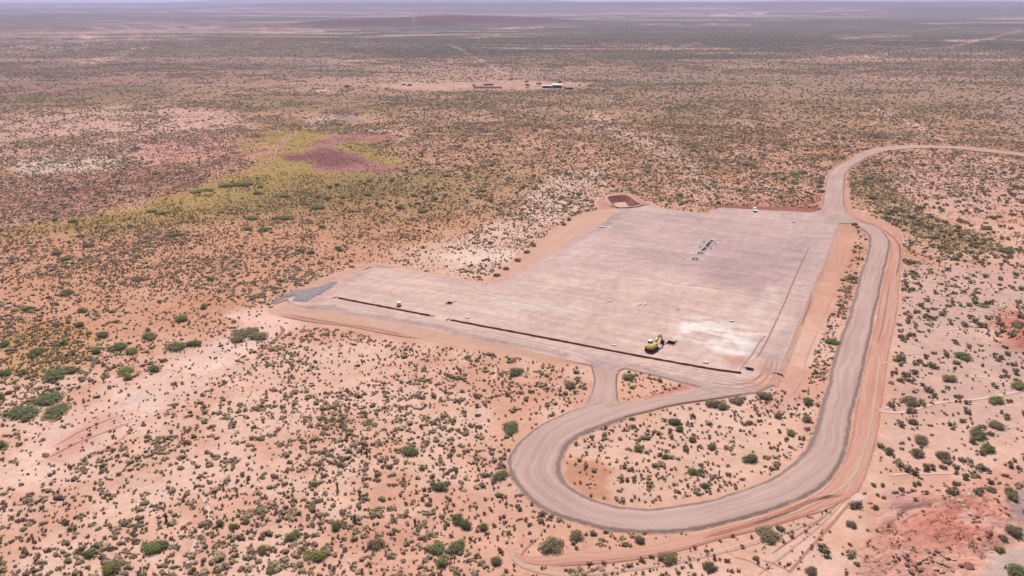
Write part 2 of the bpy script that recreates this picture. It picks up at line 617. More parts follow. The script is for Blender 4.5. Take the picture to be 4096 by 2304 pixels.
# ------------------------------------------------------------------ site outlines (survey-map positions)
PAD = [(1163, 1211), (1218, 1233), (1326, 1246), (1490, 1271), (1653, 1304), (1870, 1347), (2088, 1396), (2251, 1434), (2371, 1460),
       (2420, 1478), (2472, 1480), (2500, 1469), (2600, 1492), (2700, 1517), (2803, 1544), (2835, 1588), (2933, 1579), (3030, 1564), (3086, 1538),
       (3112, 1492), (3128, 1450), (3150, 1402), (3194, 1290), (3241, 1164), (3269, 1104), (3295, 1048), (3332, 946), (3352, 893), (3400, 886), (3385, 850),
       (3372, 820), (3299, 812), (3288, 839), (3244, 850), (3130, 843), (3016, 837), (2869, 829), (2836, 855), (2750, 847), (2662, 837), (2605, 821),
       (2567, 820), (2520, 826), (2477, 834), (2418, 886), (2336, 935), (2200, 1022), (2100, 1085), (2010, 1128), (1947, 1141), (1850, 1120), (1762, 1102),
       (1598, 1074), (1495, 1067), (1435, 1086), (1348, 1119), (1218, 1168), (1150, 1195)]
PADZ = 0.40
HAUL = [((3352, 893), (3366, 838)), ((3406, 893), (3430, 882)), ((3448, 912), (3500, 908)), ((3478, 938), (3540, 938)), ((3484, 966), (3551, 972)),
        ((3477, 1015), (3546, 1015)), ((3450, 1104), (3524, 1104)), ((3404, 1267), (3488, 1267)), ((3357, 1407), (3456, 1407)), ((3329, 1523), (3428, 1523)),
        ((3298, 1640), (3400, 1640)), ((3270, 1742), (3378, 1760)), ((3235, 1808), (3340, 1866)), ((3180, 1864), (3262, 1945)), ((3106, 1913), (3152, 2002)),
        ((3026, 1950), (3040, 2047)), ((2896, 1990), (2890, 2084)), ((2771, 2020), (2765, 2109)), ((2632, 2040), (2632, 2118)), ((2530, 2041), (2500, 2114)),
        ((2445, 2028), (2380, 2096)), ((2352, 2000), (2260, 2062)), ((2287, 1966), (2165, 2016)), ((2245, 1924), (2100, 1962)), ((2226, 1885), (2058, 1905)),
        ((2224, 1845), (2045, 1852)), ((2240, 1800), (2066, 1800)), ((2275, 1760), (2110, 1750)), ((2330, 1725), (2199, 1688)), ((2390, 1700), (2300, 1643)),
        ((2498, 1667), (2390, 1612))]
NORTH = [((3290, 862), (3380, 862)), ((3297, 800), (3374, 800)), ((3302, 760), (3375, 760)), ((3313, 709), (3377, 712)), ((3327, 684), (3386, 686)),
         ((3364, 658), (3414, 662)), ((3434, 621), (3465, 630)), ((3495, 597), (3525, 608)), ((3574, 586), (3590, 598)), ((3690, 582), (3695, 592)),
         ((3806, 585), (3808, 595)), ((3922, 594), (3922, 605)), ((4096, 613), (4094, 624)), ((4400, 650), (4390, 664))]
CONN = [((2390, 1700), (2330, 1632)), ((2498, 1666), (2471, 1621)), ((2661, 1624), (2600, 1594)), ((2825, 1596), (2700, 1573)), ((2880, 1588), (2787, 1553)),
        ((2960, 1576), (2840, 1545))]
NECK = [((2290, 1648), (2490, 1628)), ((2345, 1615), (2468, 1602)), ((2371, 1575), (2463, 1560)), ((2379, 1525), (2463, 1515)), ((2371, 1470), (2474, 1484)),
        ((2366, 1440), (2490, 1462))]
APRON_FRONT = [((1163, 1211), (1054, 1252)), ((1218, 1233), (1130, 1276)), ((1326, 1246), (1245, 1298)), ((1490, 1271), (1381, 1316)), ((1653, 1304), (1598, 1355)),
               ((1870, 1347), (1816, 1386)), ((2088, 1396), (2034, 1420)), ((2251, 1434), (2215, 1444)), ((2371, 1460), (2360, 1464))]
APRON_WEST = [((1947, 1141), (1940, 1124)), ((2010, 1128), (2000, 1085)), ((2100, 1085), (2088, 1015)), ((2200, 1022), (2191, 950)), ((2336, 935), (2282, 880)),
              ((2418, 886), (2390, 842)), ((2477, 834), (2470, 829))]
APRON_LOBE = [((1150, 1195), (1085, 1226)), ((1218, 1168), (1190, 1160)), ((1348, 1119), (1330, 1104)), ((1435, 1086), (1425, 1073)), ((1495, 1067), (1494, 1056)),
              ((1598, 1074), (1602, 1066))]
DITCH = [((3352, 893), (3402, 900)), ((3332, 946), (3406, 940)), ((3295, 1048), (3390, 1030)), ((3269, 1104), (3358, 1104)), ((3241, 1164), (3340, 1164)),
         ((3194, 1290), (3290, 1285)), ((3150, 1402), (3228, 1440)), ((3128, 1450), (3206, 1520)), ((3088, 1538), (3176, 1572))]
CUTBANK = [((2858, 836), (2856, 829)), ((2900, 830), (2898, 821)), ((3016, 836), (3016, 826)), ((3130, 842), (3134, 829)), ((3244, 849), (3244, 834)), ((3284, 838), (3286, 830))]
REDTRACK = [((3380, 720), (3391, 720)), ((3382, 790), (3400, 790)), ((3392, 850), (3420, 850)), ((3440, 886), (3490, 872)), ((3512, 908), (3580, 905)),
            ((3554, 945), (3606, 945)), ((3562, 985), (3614, 985)), ((3554, 1050), (3614, 1050)), ((3534, 1104), (3608, 1104)), ((3500, 1267), (3594, 1267)),
            ((3466, 1407), (3566, 1407)), ((3438, 1523), (3550, 1523)), ((3412, 1640), (3536, 1640)), ((3390, 1765), (3516, 1765)), ((3352, 1872), (3490, 1862)),
            ((3278, 1955), (3440, 1975)), ((3165, 2018), (3300, 2035)), ((3045, 2062), (3060, 2112)), ((2896, 2104), (2896, 2150)), ((2690, 2160), (2690, 2206)),
            ((2490, 2196), (2480, 2240)), ((2290, 2208), (2290, 2256)), ((2120, 2225), (2150, 2264)), ((2045, 2195), (2020, 2230))]
BASIN_CREST = [(2428, 787), (2453, 782), (2480, 780), (2504, 780), (2518, 786), (2545, 806), (2567, 816), (2545, 822), (2510, 826), (2478, 827), (2450, 820), (2436, 803)]
BASIN_OUTER = [(2384, 808), (2400, 796), (2440, 778), (2480, 775), (2512, 776), (2535, 783), (2565, 802), (2604, 820), (2560, 826), (2520, 832), (2474, 836), (2400, 836)]
GRAVELPILE = [(1080, 1217), (1150, 1174), (1180, 1161), (1215, 1160), (1270, 1150), (1320, 1130), (1368, 1125), (1335, 1152), (1290, 1178), (1262, 1192),
              (1232, 1214), (1160, 1211), (1178, 1192), (1140, 1192), (1100, 1214)]

# ------------------------------------------------------------------ coarse site raster: where earthworks lie
RX0, RX1, RY0, RY1, RC = -160.0, 420.0, 90.0, 640.0, 0.7
rw, rh = int((RX1 - RX0) / RC), int((RY1 - RY0) / RC)
rgx, rgy = np.meshgrid(RX0 + (np.arange(rw) + 0.5) * RC, RY0 + (np.arange(rh) + 0.5) * RC)


def raster(polys_px):
    out = np.zeros((rh, rw), bool)
    for poly in polys_px:
        p = [tuple(G(*q).xy) for q in poly]
        xs, ys = [a for a, b in p], [b for a, b in p]
        i0, i1 = max(0, int((min(xs) - RX0) / RC) - 1), min(rw, int((max(xs) - RX0) / RC) + 2)
        j0, j1 = max(0, int((min(ys) - RY0) / RC) - 1), min(rh, int((max(ys) - RY0) / RC) + 2)
        if i0 >= i1 or j0 >= j1:
            continue
        out[j0:j1, i0:i1] |= inside(rgx[j0:j1, i0:i1], rgy[j0:j1, i0:i1], p)
    return out


def blur(a, k):
    a = a.astype(np.float32)
    for ax in (0, 1):
        c = np.cumsum(np.insert(a, 0, 0, axis=ax), axis=ax)
        n = a.shape[ax]
        hi = np.minimum(np.arange(n) + k + 1, n)
        lo = np.maximum(np.arange(n) - k, 0)
        a = (np.take(c, hi, axis=ax) - np.take(c, lo, axis=ax)) / (2 * k + 1)
    return a


def sample(rast, x, y):
    i = ((x - RX0) / RC - 0.5)
    j = ((y - RY0) / RC - 0.5)
    ok = (i > 0) & (i < rw - 2) & (j > 0) & (j < rh - 2)
    i = np.clip(i, 0, rw - 2.001)
    j = np.clip(j, 0, rh - 2.001)
    i0, j0 = i.astype(int), j.astype(int)
    fx, fy = i - i0, j - j0
    r = (rast[j0, i0] * (1 - fx) + rast[j0, i0 + 1] * fx) * (1 - fy) + (rast[j0 + 1, i0] * (1 - fx) + rast[j0 + 1, i0 + 1] * fx) * fy
    return np.where(ok, r, 0.0)


def strip_poly(st):
    s = spline([np.array(a + b) for a, b in st], 4)
    return [(q[0], q[1]) for q in s] + [(q[2], q[3]) for q in reversed(s)]


hard = raster([PAD, BASIN_OUTER] + [strip_poly(s) for s in (HAUL, NORTH, CONN, NECK, APRON_FRONT, APRON_WEST, APRON_LOBE, DITCH)])
trackr = raster([strip_poly(REDTRACK)])
padr = raster([PAD, BASIN_OUTER])
PADDEEP = blur(blur(padr, 2), 1) > 0.999                # well inside the pad: the ground sheet is cut down here
PADDEEP = blur(PADDEEP, 1)
EXCL = blur(hard, 2)                                    # no plants
EXCLT = blur(trackr, 1)
FLAT = np.clip(blur(blur(hard | trackr, 10), 6) * 2.2, 0, 1)

# ------------------------------------------------------------------ terrain
RIDGE = [(1040, 112, 10), (1150, 108, 18), (1350, 106, 26), (1600, 104, 34), (1850, 102, 30), (2100, 102, 22), (2400, 104, 8)]


def mesa(x, y):
    """low mesa in the middle distance"""
    bx = [(G(a, b).x, G(a, b).y) for a, b, c in RIDGE]
    t = np.clip((x - bx[0][0]) / (bx[-1][0] - bx[0][0]), 0, 1)
    hh = np.interp(t, np.linspace(0, 1, len(RIDGE)), [c for a, b, c in RIDGE])
    yc = np.interp(t, np.linspace(0, 1, len(RIDGE)), [q[1] for q in bx]) + 380
    prof = sstep(-430, -120, y - yc + 160 * (fbm(x, y, 260, 3, 12) - 0.5)) * (1 - sstep(100, 800, y - yc))
    ends = sstep(-1, 1, (x - bx[0][0]) / 150) * (1 - sstep(-1, 1, (x - bx[-1][0]) / 300))
    return hh * prof * ends


FAR_RIDGES = ((1500, 9500, 5200, 900, 62, 21), (-2600, 16500, 4200, 1200, 70, 22), (9000, 15000, 6000, 1600, 60, 23), (5200, 7400, 2600, 700, 34, 24), (-5200, 12000, 2600, 500, 40, 25))


def far_ridge(x, y):
    h = 0.0
    for cx, cy, wx, wy, hz, sd in FAR_RIDGES:
        e = np.exp(-((x - cx) / wx) ** 4 - ((y - cy) / wy) ** 2)
        h = h + hz * sstep(0.25, 0.75, e * (0.65 + 0.7 * fbm(x, y, 1500, 3, sd)))
    return h


def height(x, y):
    u, v = uv_of(x, y)
    r = np.hypot(x, y)
    h = (fbm(x, y, 28, 4, 3) - 0.5) * 1.0 + (fbm(x, y, 6, 3, 5) - 0.5) * 0.35
    h = h * (1 - sample(FLAT, x, y))
    # long swells of the plain
    h = h + (fbm(x, y, 900, 3, 8) - 0.5) * 14 * sstep(700, 2500, r)
    # low mesa in the middle distance
    h = h + mesa(x, y)
    # far ridges on the horizon
    h = h + far_ridge(x, y)
    # eroded red outcrop in the near right corner
    m = poly_mask(u, v, [(3560, 2020), (3700, 1990), (3860, 1975), (4010, 2010), (4060, 2090), (4010, 2160), (3900, 2190), (3760, 2180), (3640, 2120)], 90)
    rb = fbm(x + 0.6 * y, (y - 0.6 * x) * 2.6, 5, 4, 31)
    hm = m * (1.7 + 1.2 * (fbm(x, y, 16, 3, 32) - 0.5)) + m * (np.abs(rb - 0.5) * -1.0 + 0.15) * sstep(0.1, 0.5, m)
    m2 = poly_mask(u, v, [(3540, 2215), (3700, 2200), (3860, 2215), (3900, 2300), (3700, 2420), (3500, 2400)], 60)
    hm = hm + m2 * (0.5 + 0.9 * (fbm(x, y, 5, 3, 33) - 0.5))
    m3 = poly_mask(u, v, [(4010, 1335), (4090, 1315), (4250, 1330), (4250, 1395), (4060, 1390)], 50)
    hm = hm + m3 * (2.2 + 1.4 * (fbm(x, y, 7, 3, 34) - 0.5))
    h = h + hm
    # banks thrown up behind the pad
    h = h - 4.5 * sample(PADDEEP, x, y)
    return h


ZONES = [
    # (outline, colour seen in sun, strength, softness)
    ([(0, 980), (420, 930), (1000, 850), (1500, 760), (1900, 800), (2080, 900), (1980, 1000), (1560, 1040), (1300, 1090), (1050, 1220), (900, 1290), (500, 1380), (0, 1480)], (216, 158, 124), 0.8, 90),
    ([(1400, 700), (2000, 600), (2700, 640), (2700, 800), (2300, 830), (2000, 930), (1700, 820)], (214, 166, 132), 0.6, 110),
    ([(960, 555), (1180, 505), (1330, 522), (1480, 548), (1560, 620), (1650, 660), (1500, 725), (1300, 770), (1000, 830), (700, 885), (420, 905), (150, 935), (-100, 965), (-100, 925), (250, 885), (560, 825), (800, 745), (1050, 655), (1130, 590), (1000, 580)], (178, 150, 82), 0.9, 70),
    ([(1100, 760), (1500, 690), (1900, 700), (1980, 760), (1700, 830), (1300, 860), (1000, 880)], (182, 144, 96), 0.6, 80),
    ([(950, 800), (1500, 690), (1950, 650), (2150, 720), (2020, 840), (1600, 930), (1050, 920)], (178, 144, 100), 0.55, 150),
    ([(300, 900), (900, 800), (1000, 880), (500, 960), (200, 960)], (182, 148, 98), 0.45, 90),
    ([(900, 800), (1150, 740), (1500, 700), (1750, 690), (1800, 740), (1500, 790), (1200, 835), (950, 855)], (160, 138, 90), 0.65, 80),
    ([(0, 1330), (250, 1280), (420, 1340), (380, 1440), (200, 1520), (0, 1530)], (206, 158, 104), 0.7, 60),
    ([(1140, 622), (1270, 592), (1210, 582), (1330, 537), (1450, 527), (1560, 537), (1600, 560), (1560, 570), (1390, 572), (1320, 587), (1420, 620), (1480, 650), (1640, 668), (1560, 690), (1400, 692), (1270, 690), (1250, 650), (1140, 636)], (184, 128, 118), 1.0, 20),
    ([(1130, 625), (1300, 592), (1430, 618), (1450, 655), (1290, 672), (1250, 650), (1140, 640)], (146, 94, 92), 0.95, 30),
    ([(1440, 527), (1560, 532), (1605, 556), (1570, 572), (1640, 560), (1600, 530), (1500, 520)], (232, 196, 178), 0.85, 12),
    ([(1320, 468), (1390, 462), (1455, 474), (1460, 486), (1400, 487), (1345, 477)], (170, 144, 142), 0.8, 12),
    ([(1230, 462), (1340, 458), (1350, 470), (1280, 500), (1400, 508), (1250, 505), (1190, 520)], (232, 196, 180), 0.7, 12),
    ([(20, 652), (180, 632), (430, 628), (700, 600), (600, 650), (350, 690), (100, 692)], (244, 226, 214), 0.6, 60),
    ([(-200, 500), (0, 460), (500, 420), (900, 430), (1000, 500), (900, 580), (500, 640), (0, 640), (-200, 640)], (226, 178, 162), 0.8, 60),
    ([(600, 560), (900, 540), (940, 580), (760, 640), (450, 680)], (222, 160, 146), 0.7, 30),
    ([(-200, 715), (420, 690), (820, 640), (980, 600), (820, 730), (560, 800), (200, 880), (-200, 930)], (188, 136, 122), 0.7, 40),
    ([(-60, 810), (250, 765), (560, 715), (800, 670), (1080, 590), (1090, 598), (810, 682), (560, 730), (260, 782), (-60, 830)], (162, 98, 86), 0.7, 9),
    ([(1480, 340), (1580, 332), (1800, 322), (2000, 318), (2120, 326), (2360, 332), (2340, 345), (2180, 358), (1900, 362), (1680, 366), (1600, 356)], (226, 178, 160), 0.8, 14),
    ([(1255, 356), (1350, 355), (1345, 365), (1260, 364)], (236, 192, 172), 0.9, 8),
    ([(1560, 1010), (1740, 980), (2020, 880), (2200, 700), (2420, 680), (2400, 800), (2140, 960), (2040, 1060), (1900, 1110), (1700, 1060)], (240, 200, 178), 0.85, 60),
    ([(1770, 1030), (1900, 990), (2080, 1005), (2040, 1040), (1900, 1060), (1800, 1050)], (250, 220, 200), 0.85, 30),
    ([(-100, 1930), (300, 1640), (600, 1480), (900, 1350), (1060, 1250), (1180, 1300), (1000, 1420), (800, 1560), (500, 1740), (100, 1960)], (246, 207, 188), 0.9, 60),
    ([(480, 1570), (640, 1560), (620, 1620), (500, 1650)], (250, 214, 198), 0.8, 30),
    ([(880, 1260), (1060, 1235), (1180, 1285), (1150, 1300), (1000, 1310)], (248, 204, 186), 0.85, 22),
    ([(150, 1860), (360, 1660), (520, 1640), (440, 1720), (250, 1850)], (224, 158, 134), 0.55, 40),
    ([(1850, 2060), (1950, 1780), (2040, 1740), (2060, 1900), (2100, 2030), (2000, 2160)], (232, 180, 156), 0.5, 50),
    ([(1300, 2100), (1560, 2080), (1700, 2160), (1500, 2220), (1340, 2180)], (218, 152, 126), 0.6, 60),
    ([(2260, 1790), (2420, 1715), (2700, 1640), (3050, 1590), (3230, 1620), (3200, 1800), (3060, 1910), (2700, 2010), (2480, 2010), (2300, 1930)], (240, 200, 176), 0.6, 60),
    ([(2235, 1830), (2300, 1860), (2440, 1880), (2420, 1960), (2480, 2010), (2340, 1990), (2250, 1920)], (206, 142, 112), 0.8, 30),
    ([(2290, 1830), (2420, 1850), (2400, 1880), (2300, 1870)], (212, 140, 104), 0.6, 20),
    ([(2470, 1490), (2800, 1548), (2480, 1612)], (232, 176, 146), 0.6, 20),
    ([(2560, 1590), (2720, 1540), (2790, 1550), (2600, 1600)], (204, 138, 118), 0.8, 14),
    ([(3040, 1590), (3100, 1540), (3200, 1480), (3230, 1600), (3100, 1660), (3000, 1640)], (222, 164, 146), 0.6, 40),
    ([(3560, 1060), (3800, 1050), (4200, 1080), (4200, 1700), (3900, 1780), (3560, 1700), (3600, 1300)], (222, 184, 168), 0.75, 80),
    ([(3600, 1230), (3900, 1150), (4200, 1160), (4200, 1260), (3900, 1300), (3640, 1300)], (208, 172, 160), 0.4, 70),
    ([(3640, 1400), (3900, 1370), (4150, 1420), (4100, 1500), (3760, 1480)], (206, 170, 158), 0.4, 70),
    ([(3960, 1290), (4050, 1240), (4200, 1260), (4200, 1420), (4000, 1390)], (208, 124, 104), 0.85, 50),
    ([(3900, 1330), (3980, 1320), (4040, 1370), (3960, 1370)], (250, 204, 184), 0.7, 26),
    ([(3560, 1700), (4100, 1660), (4200, 1780), (4000, 1880), (3700, 1900), (3540, 1840)], (236, 192, 172), 0.6, 60),
    ([(3400, 2304), (3480, 2200), (3520, 2010), (3640, 1960), (3800, 1940), (4000, 1860), (4200, 1820), (4200, 2080), (4060, 2170), (3960, 2240), (3900, 2304), (3700, 2400), (3300, 2400)], (224, 158, 138), 0.75, 90),
    ([(3680, 2080), (3880, 2020), (3960, 2080), (3940, 2170), (3760, 2190), (3640, 2150)], (208, 124, 106), 0.7, 80),
    ([(3540, 1960), (3640, 1970), (3680, 2020), (3660, 2090), (3560, 2080)], (204, 156, 152), 0.55, 40),
    ([(4030, 1960), (4200, 1960), (4200, 2120), (4060, 2090)], (176, 156, 156), 0.85, 40),
    ([(3960, 2210), (4200, 2180), (4200, 2400), (3900, 2400)], (206, 182, 170), 0.85, 50),
    ([(3400, 1960), (3470, 1975), (3450, 2020), (3400, 2010)], (246, 214, 204), 0.7, 20),
    ([(2960, 2304), (3120, 2180), (3260, 2110), (3300, 2180), (3260, 2304)], (240, 196, 178), 0.7, 50),
    ([(3395, 705), (3520, 720), (3700, 850), (3980, 960), (4010, 1010), (3800, 1015), (3560, 900), (3420, 770)], (192, 158, 108), 0.8, 40),
    ([(2860, 815), (3060, 800), (3290, 770), (3300, 845), (3100, 840)], (206, 142, 120), 0.75, 26),
    ([(3560, 640), (4200, 650), (4200, 800), (3800, 860), (3560, 740)], (226, 180, 164), 0.6, 60),
    ([(3840, 420), (4200, 380), (4200, 560), (3980, 500)], (196, 160, 150), 0.5, 60),
    ([(2330, 470), (2600, 560), (2800, 650), (2740, 680), (2500, 580), (2300, 500)], (226, 184, 164), 0.6, 40),
    # far plain
    ([(-400, 110), (600, 60), (1200, 130), (1250, 300), (700, 330), (-400, 430)], (146, 114, 110), 0.6, 90),
    ([(560, 90), (900, 100), (780, 170), (300, 200), (0, 230), (-100, 150), (200, 120)], (206, 172, 166), 0.6, 40),
    ([(0, 185), (250, 178), (240, 190), (0, 196)], (232, 190, 176), 0.8, 8),
    ([(350, 240), (520, 195), (640, 188), (560, 205), (420, 252), (300, 262)], (228, 182, 166), 0.8, 8),
    ([(290, 140), (420, 135), (440, 160), (320, 165)], (226, 186, 176), 0.7, 12),
    ([(1010, 112), (1150, 104), (1180, 114), (1060, 122)], (232, 160, 140), 0.9, 10),
    ([(1040, 124), (1290, 120), (1300, 126), (1050, 130)], (240, 206, 190), 0.8, 5),
    ([(1060, 100), (1400, 84), (1900, 80), (1900, 96), (1400, 106), (1080, 116)], (104, 66, 68), 0.95, 14),
    ([(1950, 108), (2170, 104), (2170, 111), (1960, 116)], (240, 186, 170), 0.8, 5),
    ([(2550, 95), (2720, 95), (2720, 99), (2550, 99)], (244, 190, 176), 0.8, 4),
    ([(2810, 96), (3000, 95), (3000, 100), (2810, 100)], (244, 190, 176), 0.8, 4),
    ([(2840, 55), (3070, 48), (3060, 58), (2850, 64)], (222, 182, 180), 0.8, 8),
    ([(3330, 152), (3440, 152), (3430, 158), (3340, 158)], (242, 186, 168), 0.8, 5),
    ([(3420, 225), (3560, 210), (3540, 222), (3420, 232)], (244, 196, 178), 0.8, 5),
    ([(3770, 165), (3930, 158), (3900, 170), (3780, 170)], (240, 186, 172), 0.8, 5),
    ([(3440, 148), (3650, 146), (3640, 150), (3440, 153)], (226, 182, 170), 0.7, 4),
    ([(2760, 295), (2900, 270), (3100, 258), (3000, 275), (2860, 292)], (236, 178, 158), 0.7, 8),
    ([(2400, 170), (2800, 172), (2820, 182), (2420, 184)], (206, 170, 168), 0.6, 12),
    ([(1300, 235), (1900, 230), (2000, 262), (1300, 275)], (222, 172, 152), 0.55, 20),
    ([(2320, 270), (2380, 262), (2390, 272), (2340, 292)], (236, 186, 166), 0.8, 8),
]
DIRTLINES = [
    ([(1800, 178), (1850, 200), (1900, 228), (1960, 262), (2030, 308)], (232, 182, 162), 5, 8),
    ([(2360, 445), (2480, 515), (2600, 575), (2700, 620), (2780, 690), (2860, 760)], (232, 188, 168), 11, 20),
    ([(3500, 440), (3620, 480), (3700, 530), (3790, 560)], (236, 186, 168), 9, 14),
    ([(3540, 470), (3660, 500), (3720, 545)], (226, 182, 172), 6, 12),
    ([(2890, 800), (3000, 870), (2960, 840)], (232, 186, 168), 6, 10),
    ([(1630, 62), (1652, 84), (1662, 108)], (196, 160, 152), 2, 4),
    ([(3200, 235), (3420, 222), (3600, 200), (3800, 190), (3990, 150), (4080, 120)], (226, 180, 166), 4, 6),
    ([(1250, 460), (1210, 500), (1170, 540), (1110, 585), (1060, 610), (900, 650)], (214, 160, 138), 7, 10),
    ([(540, 310), (700, 300), (900, 290), (1200, 285)], (170, 116, 108), 4, 8),
    ([(0, 365), (220, 355), (420, 340), (600, 310)], (176, 120, 112), 5, 10),
]


def far_patches(x, y):
    """streaky pattern of bare ground and thick scrub on the far plain"""
    w = 120 * (fbm(x, y, 500, 3, 46) - 0.5)
    b1 = 0.6 * fbm(x * 0.30 + w, y + 0.3 * w, 120, 6, 44, 0.64) + 0.4 * fbm(x * 0.4, y, 620, 4, 45)
    b2 = 0.6 * fbm(x * 0.30 - w, y, 150, 6, 47, 0.62) + 0.4 * fbm(x * 0.4, y, 800, 4, 48)
    return sstep(0.555, 0.605, b1), sstep(0.47, 0.56, b2) * (1 - sstep(0.52, 0.58, b1))


def ground_colour(x, y):
    u, v = uv_of(x, y)
    r = np.hypot(x, y)
    n1 = fbm(x, y, 45, 4, 41)
    n2 = fbm(x, y, 9, 3, 42)
    n3 = fbm(x, y, 260, 4, 43)
    n4 = 0.5 * fbm(x, y, 24, 4, 49, 0.6) + 0.5 * n2
    n5 = fbm(x, y, 14, 4, 50, 0.6)
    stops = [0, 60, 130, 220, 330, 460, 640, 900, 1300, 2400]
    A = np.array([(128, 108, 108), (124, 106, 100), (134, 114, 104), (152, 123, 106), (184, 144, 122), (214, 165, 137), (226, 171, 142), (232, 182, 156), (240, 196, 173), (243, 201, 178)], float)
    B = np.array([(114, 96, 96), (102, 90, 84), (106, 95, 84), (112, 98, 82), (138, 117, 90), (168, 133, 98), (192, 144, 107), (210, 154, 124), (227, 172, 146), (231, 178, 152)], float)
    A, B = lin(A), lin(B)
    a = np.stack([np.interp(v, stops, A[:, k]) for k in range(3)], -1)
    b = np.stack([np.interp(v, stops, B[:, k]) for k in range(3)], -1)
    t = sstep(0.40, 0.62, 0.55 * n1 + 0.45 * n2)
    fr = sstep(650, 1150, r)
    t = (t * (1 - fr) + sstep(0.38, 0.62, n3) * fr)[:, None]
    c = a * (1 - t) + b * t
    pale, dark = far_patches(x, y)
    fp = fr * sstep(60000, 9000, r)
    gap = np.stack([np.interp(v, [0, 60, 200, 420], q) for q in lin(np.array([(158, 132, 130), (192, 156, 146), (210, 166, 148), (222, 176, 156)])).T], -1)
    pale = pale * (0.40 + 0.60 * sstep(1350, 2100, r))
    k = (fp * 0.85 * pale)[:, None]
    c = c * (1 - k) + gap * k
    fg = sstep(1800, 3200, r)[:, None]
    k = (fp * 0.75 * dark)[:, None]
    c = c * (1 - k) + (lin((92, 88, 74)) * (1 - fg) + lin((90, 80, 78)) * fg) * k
    k = sstep(3, 14, mesa(x, y))[:, None] * 0.9
    c = c * (1 - k) + lin((112, 70, 74)) * (0.8 + 0.5 * n3)[:, None] * k
    k = sstep(8, 30, far_ridge(x, y))[:, None] * 0.8
    c = c * (1 - k) + lin((104, 84, 92)) * k
    wu = u + 60 * (fbm(u, v * 2.2, 70, 3, 51) - 0.5) + 22 * (fbm(u, v * 2.2, 16, 2, 53) - 0.5)
    wv = v + 22 * (fbm(u, v * 2.2, 70, 3, 52) - 0.5) + 8 * (fbm(u, v * 2.2, 16, 2, 54) - 0.5)
    far = sstep(420, 260, v)
    wu = wu * (1 - far) + u * far
    wv = wv * (1 - far) + (v + 6 * (fbm(u, v * 8, 60, 3, 55) - 0.5)) * far
    front = v > -5
    brk = fbm(u, v * 9, 46, 4, 56)
    for poly, colr, k, soft in ZONES:
        m = poly_mask(wu, wv, poly, soft) * front * k
        if not m.any():
            continue
        m = m * (0.62 + 0.76 * n5)
        m = m * (1 - far * 0.75 * sstep(0.42, 0.60, brk))
        m = np.clip(m, 0, 1)[:, None]
        tone = (0.82 + 0.36 * n4)[:, None]
        c = c * (1 - m) + lin(colr) * tone * m
    for line, colr, half, soft in DIRTLINES:
        m = (line_mask(u + 0.3 * (wu - u), v + 0.3 * (wv - v), line, half, soft) * front * (0.75 - 0.3 * far))[:, None]
        c = c * (1 - m) + lin(colr) * m
    # disturbed red soil around the earthworks
    m = (np.clip(blur_edge(x, y), 0, 1) * 0.28)[:, None]
    c = c * (1 - m) + lin((224, 170, 146)) * m
    veg = 0.30 + 0.75 * fbm(x, y, 330, 4, 61) + 0.5 * (fbm(x, y * 0.5, 1400, 3, 62) - 0.5)
    veg = veg * sstep(700, 2000, r) * (1 - 0.85 * pale) * 0.75
    lum = c.mean(-1)
    veg = veg * (1 - 0.55 * sstep(0.42, 0.62, lum))
    return c * ALB, np.clip(veg, 0, 1)


EDGE = blur(blur(hard, 4), 3)


def blur_edge(x, y):
    return sample(EDGE, x, y) * 1.3


OUTCROP_IN = [(3500, 1960), (4180, 1900), (4220, 2400), (3380, 2400)]


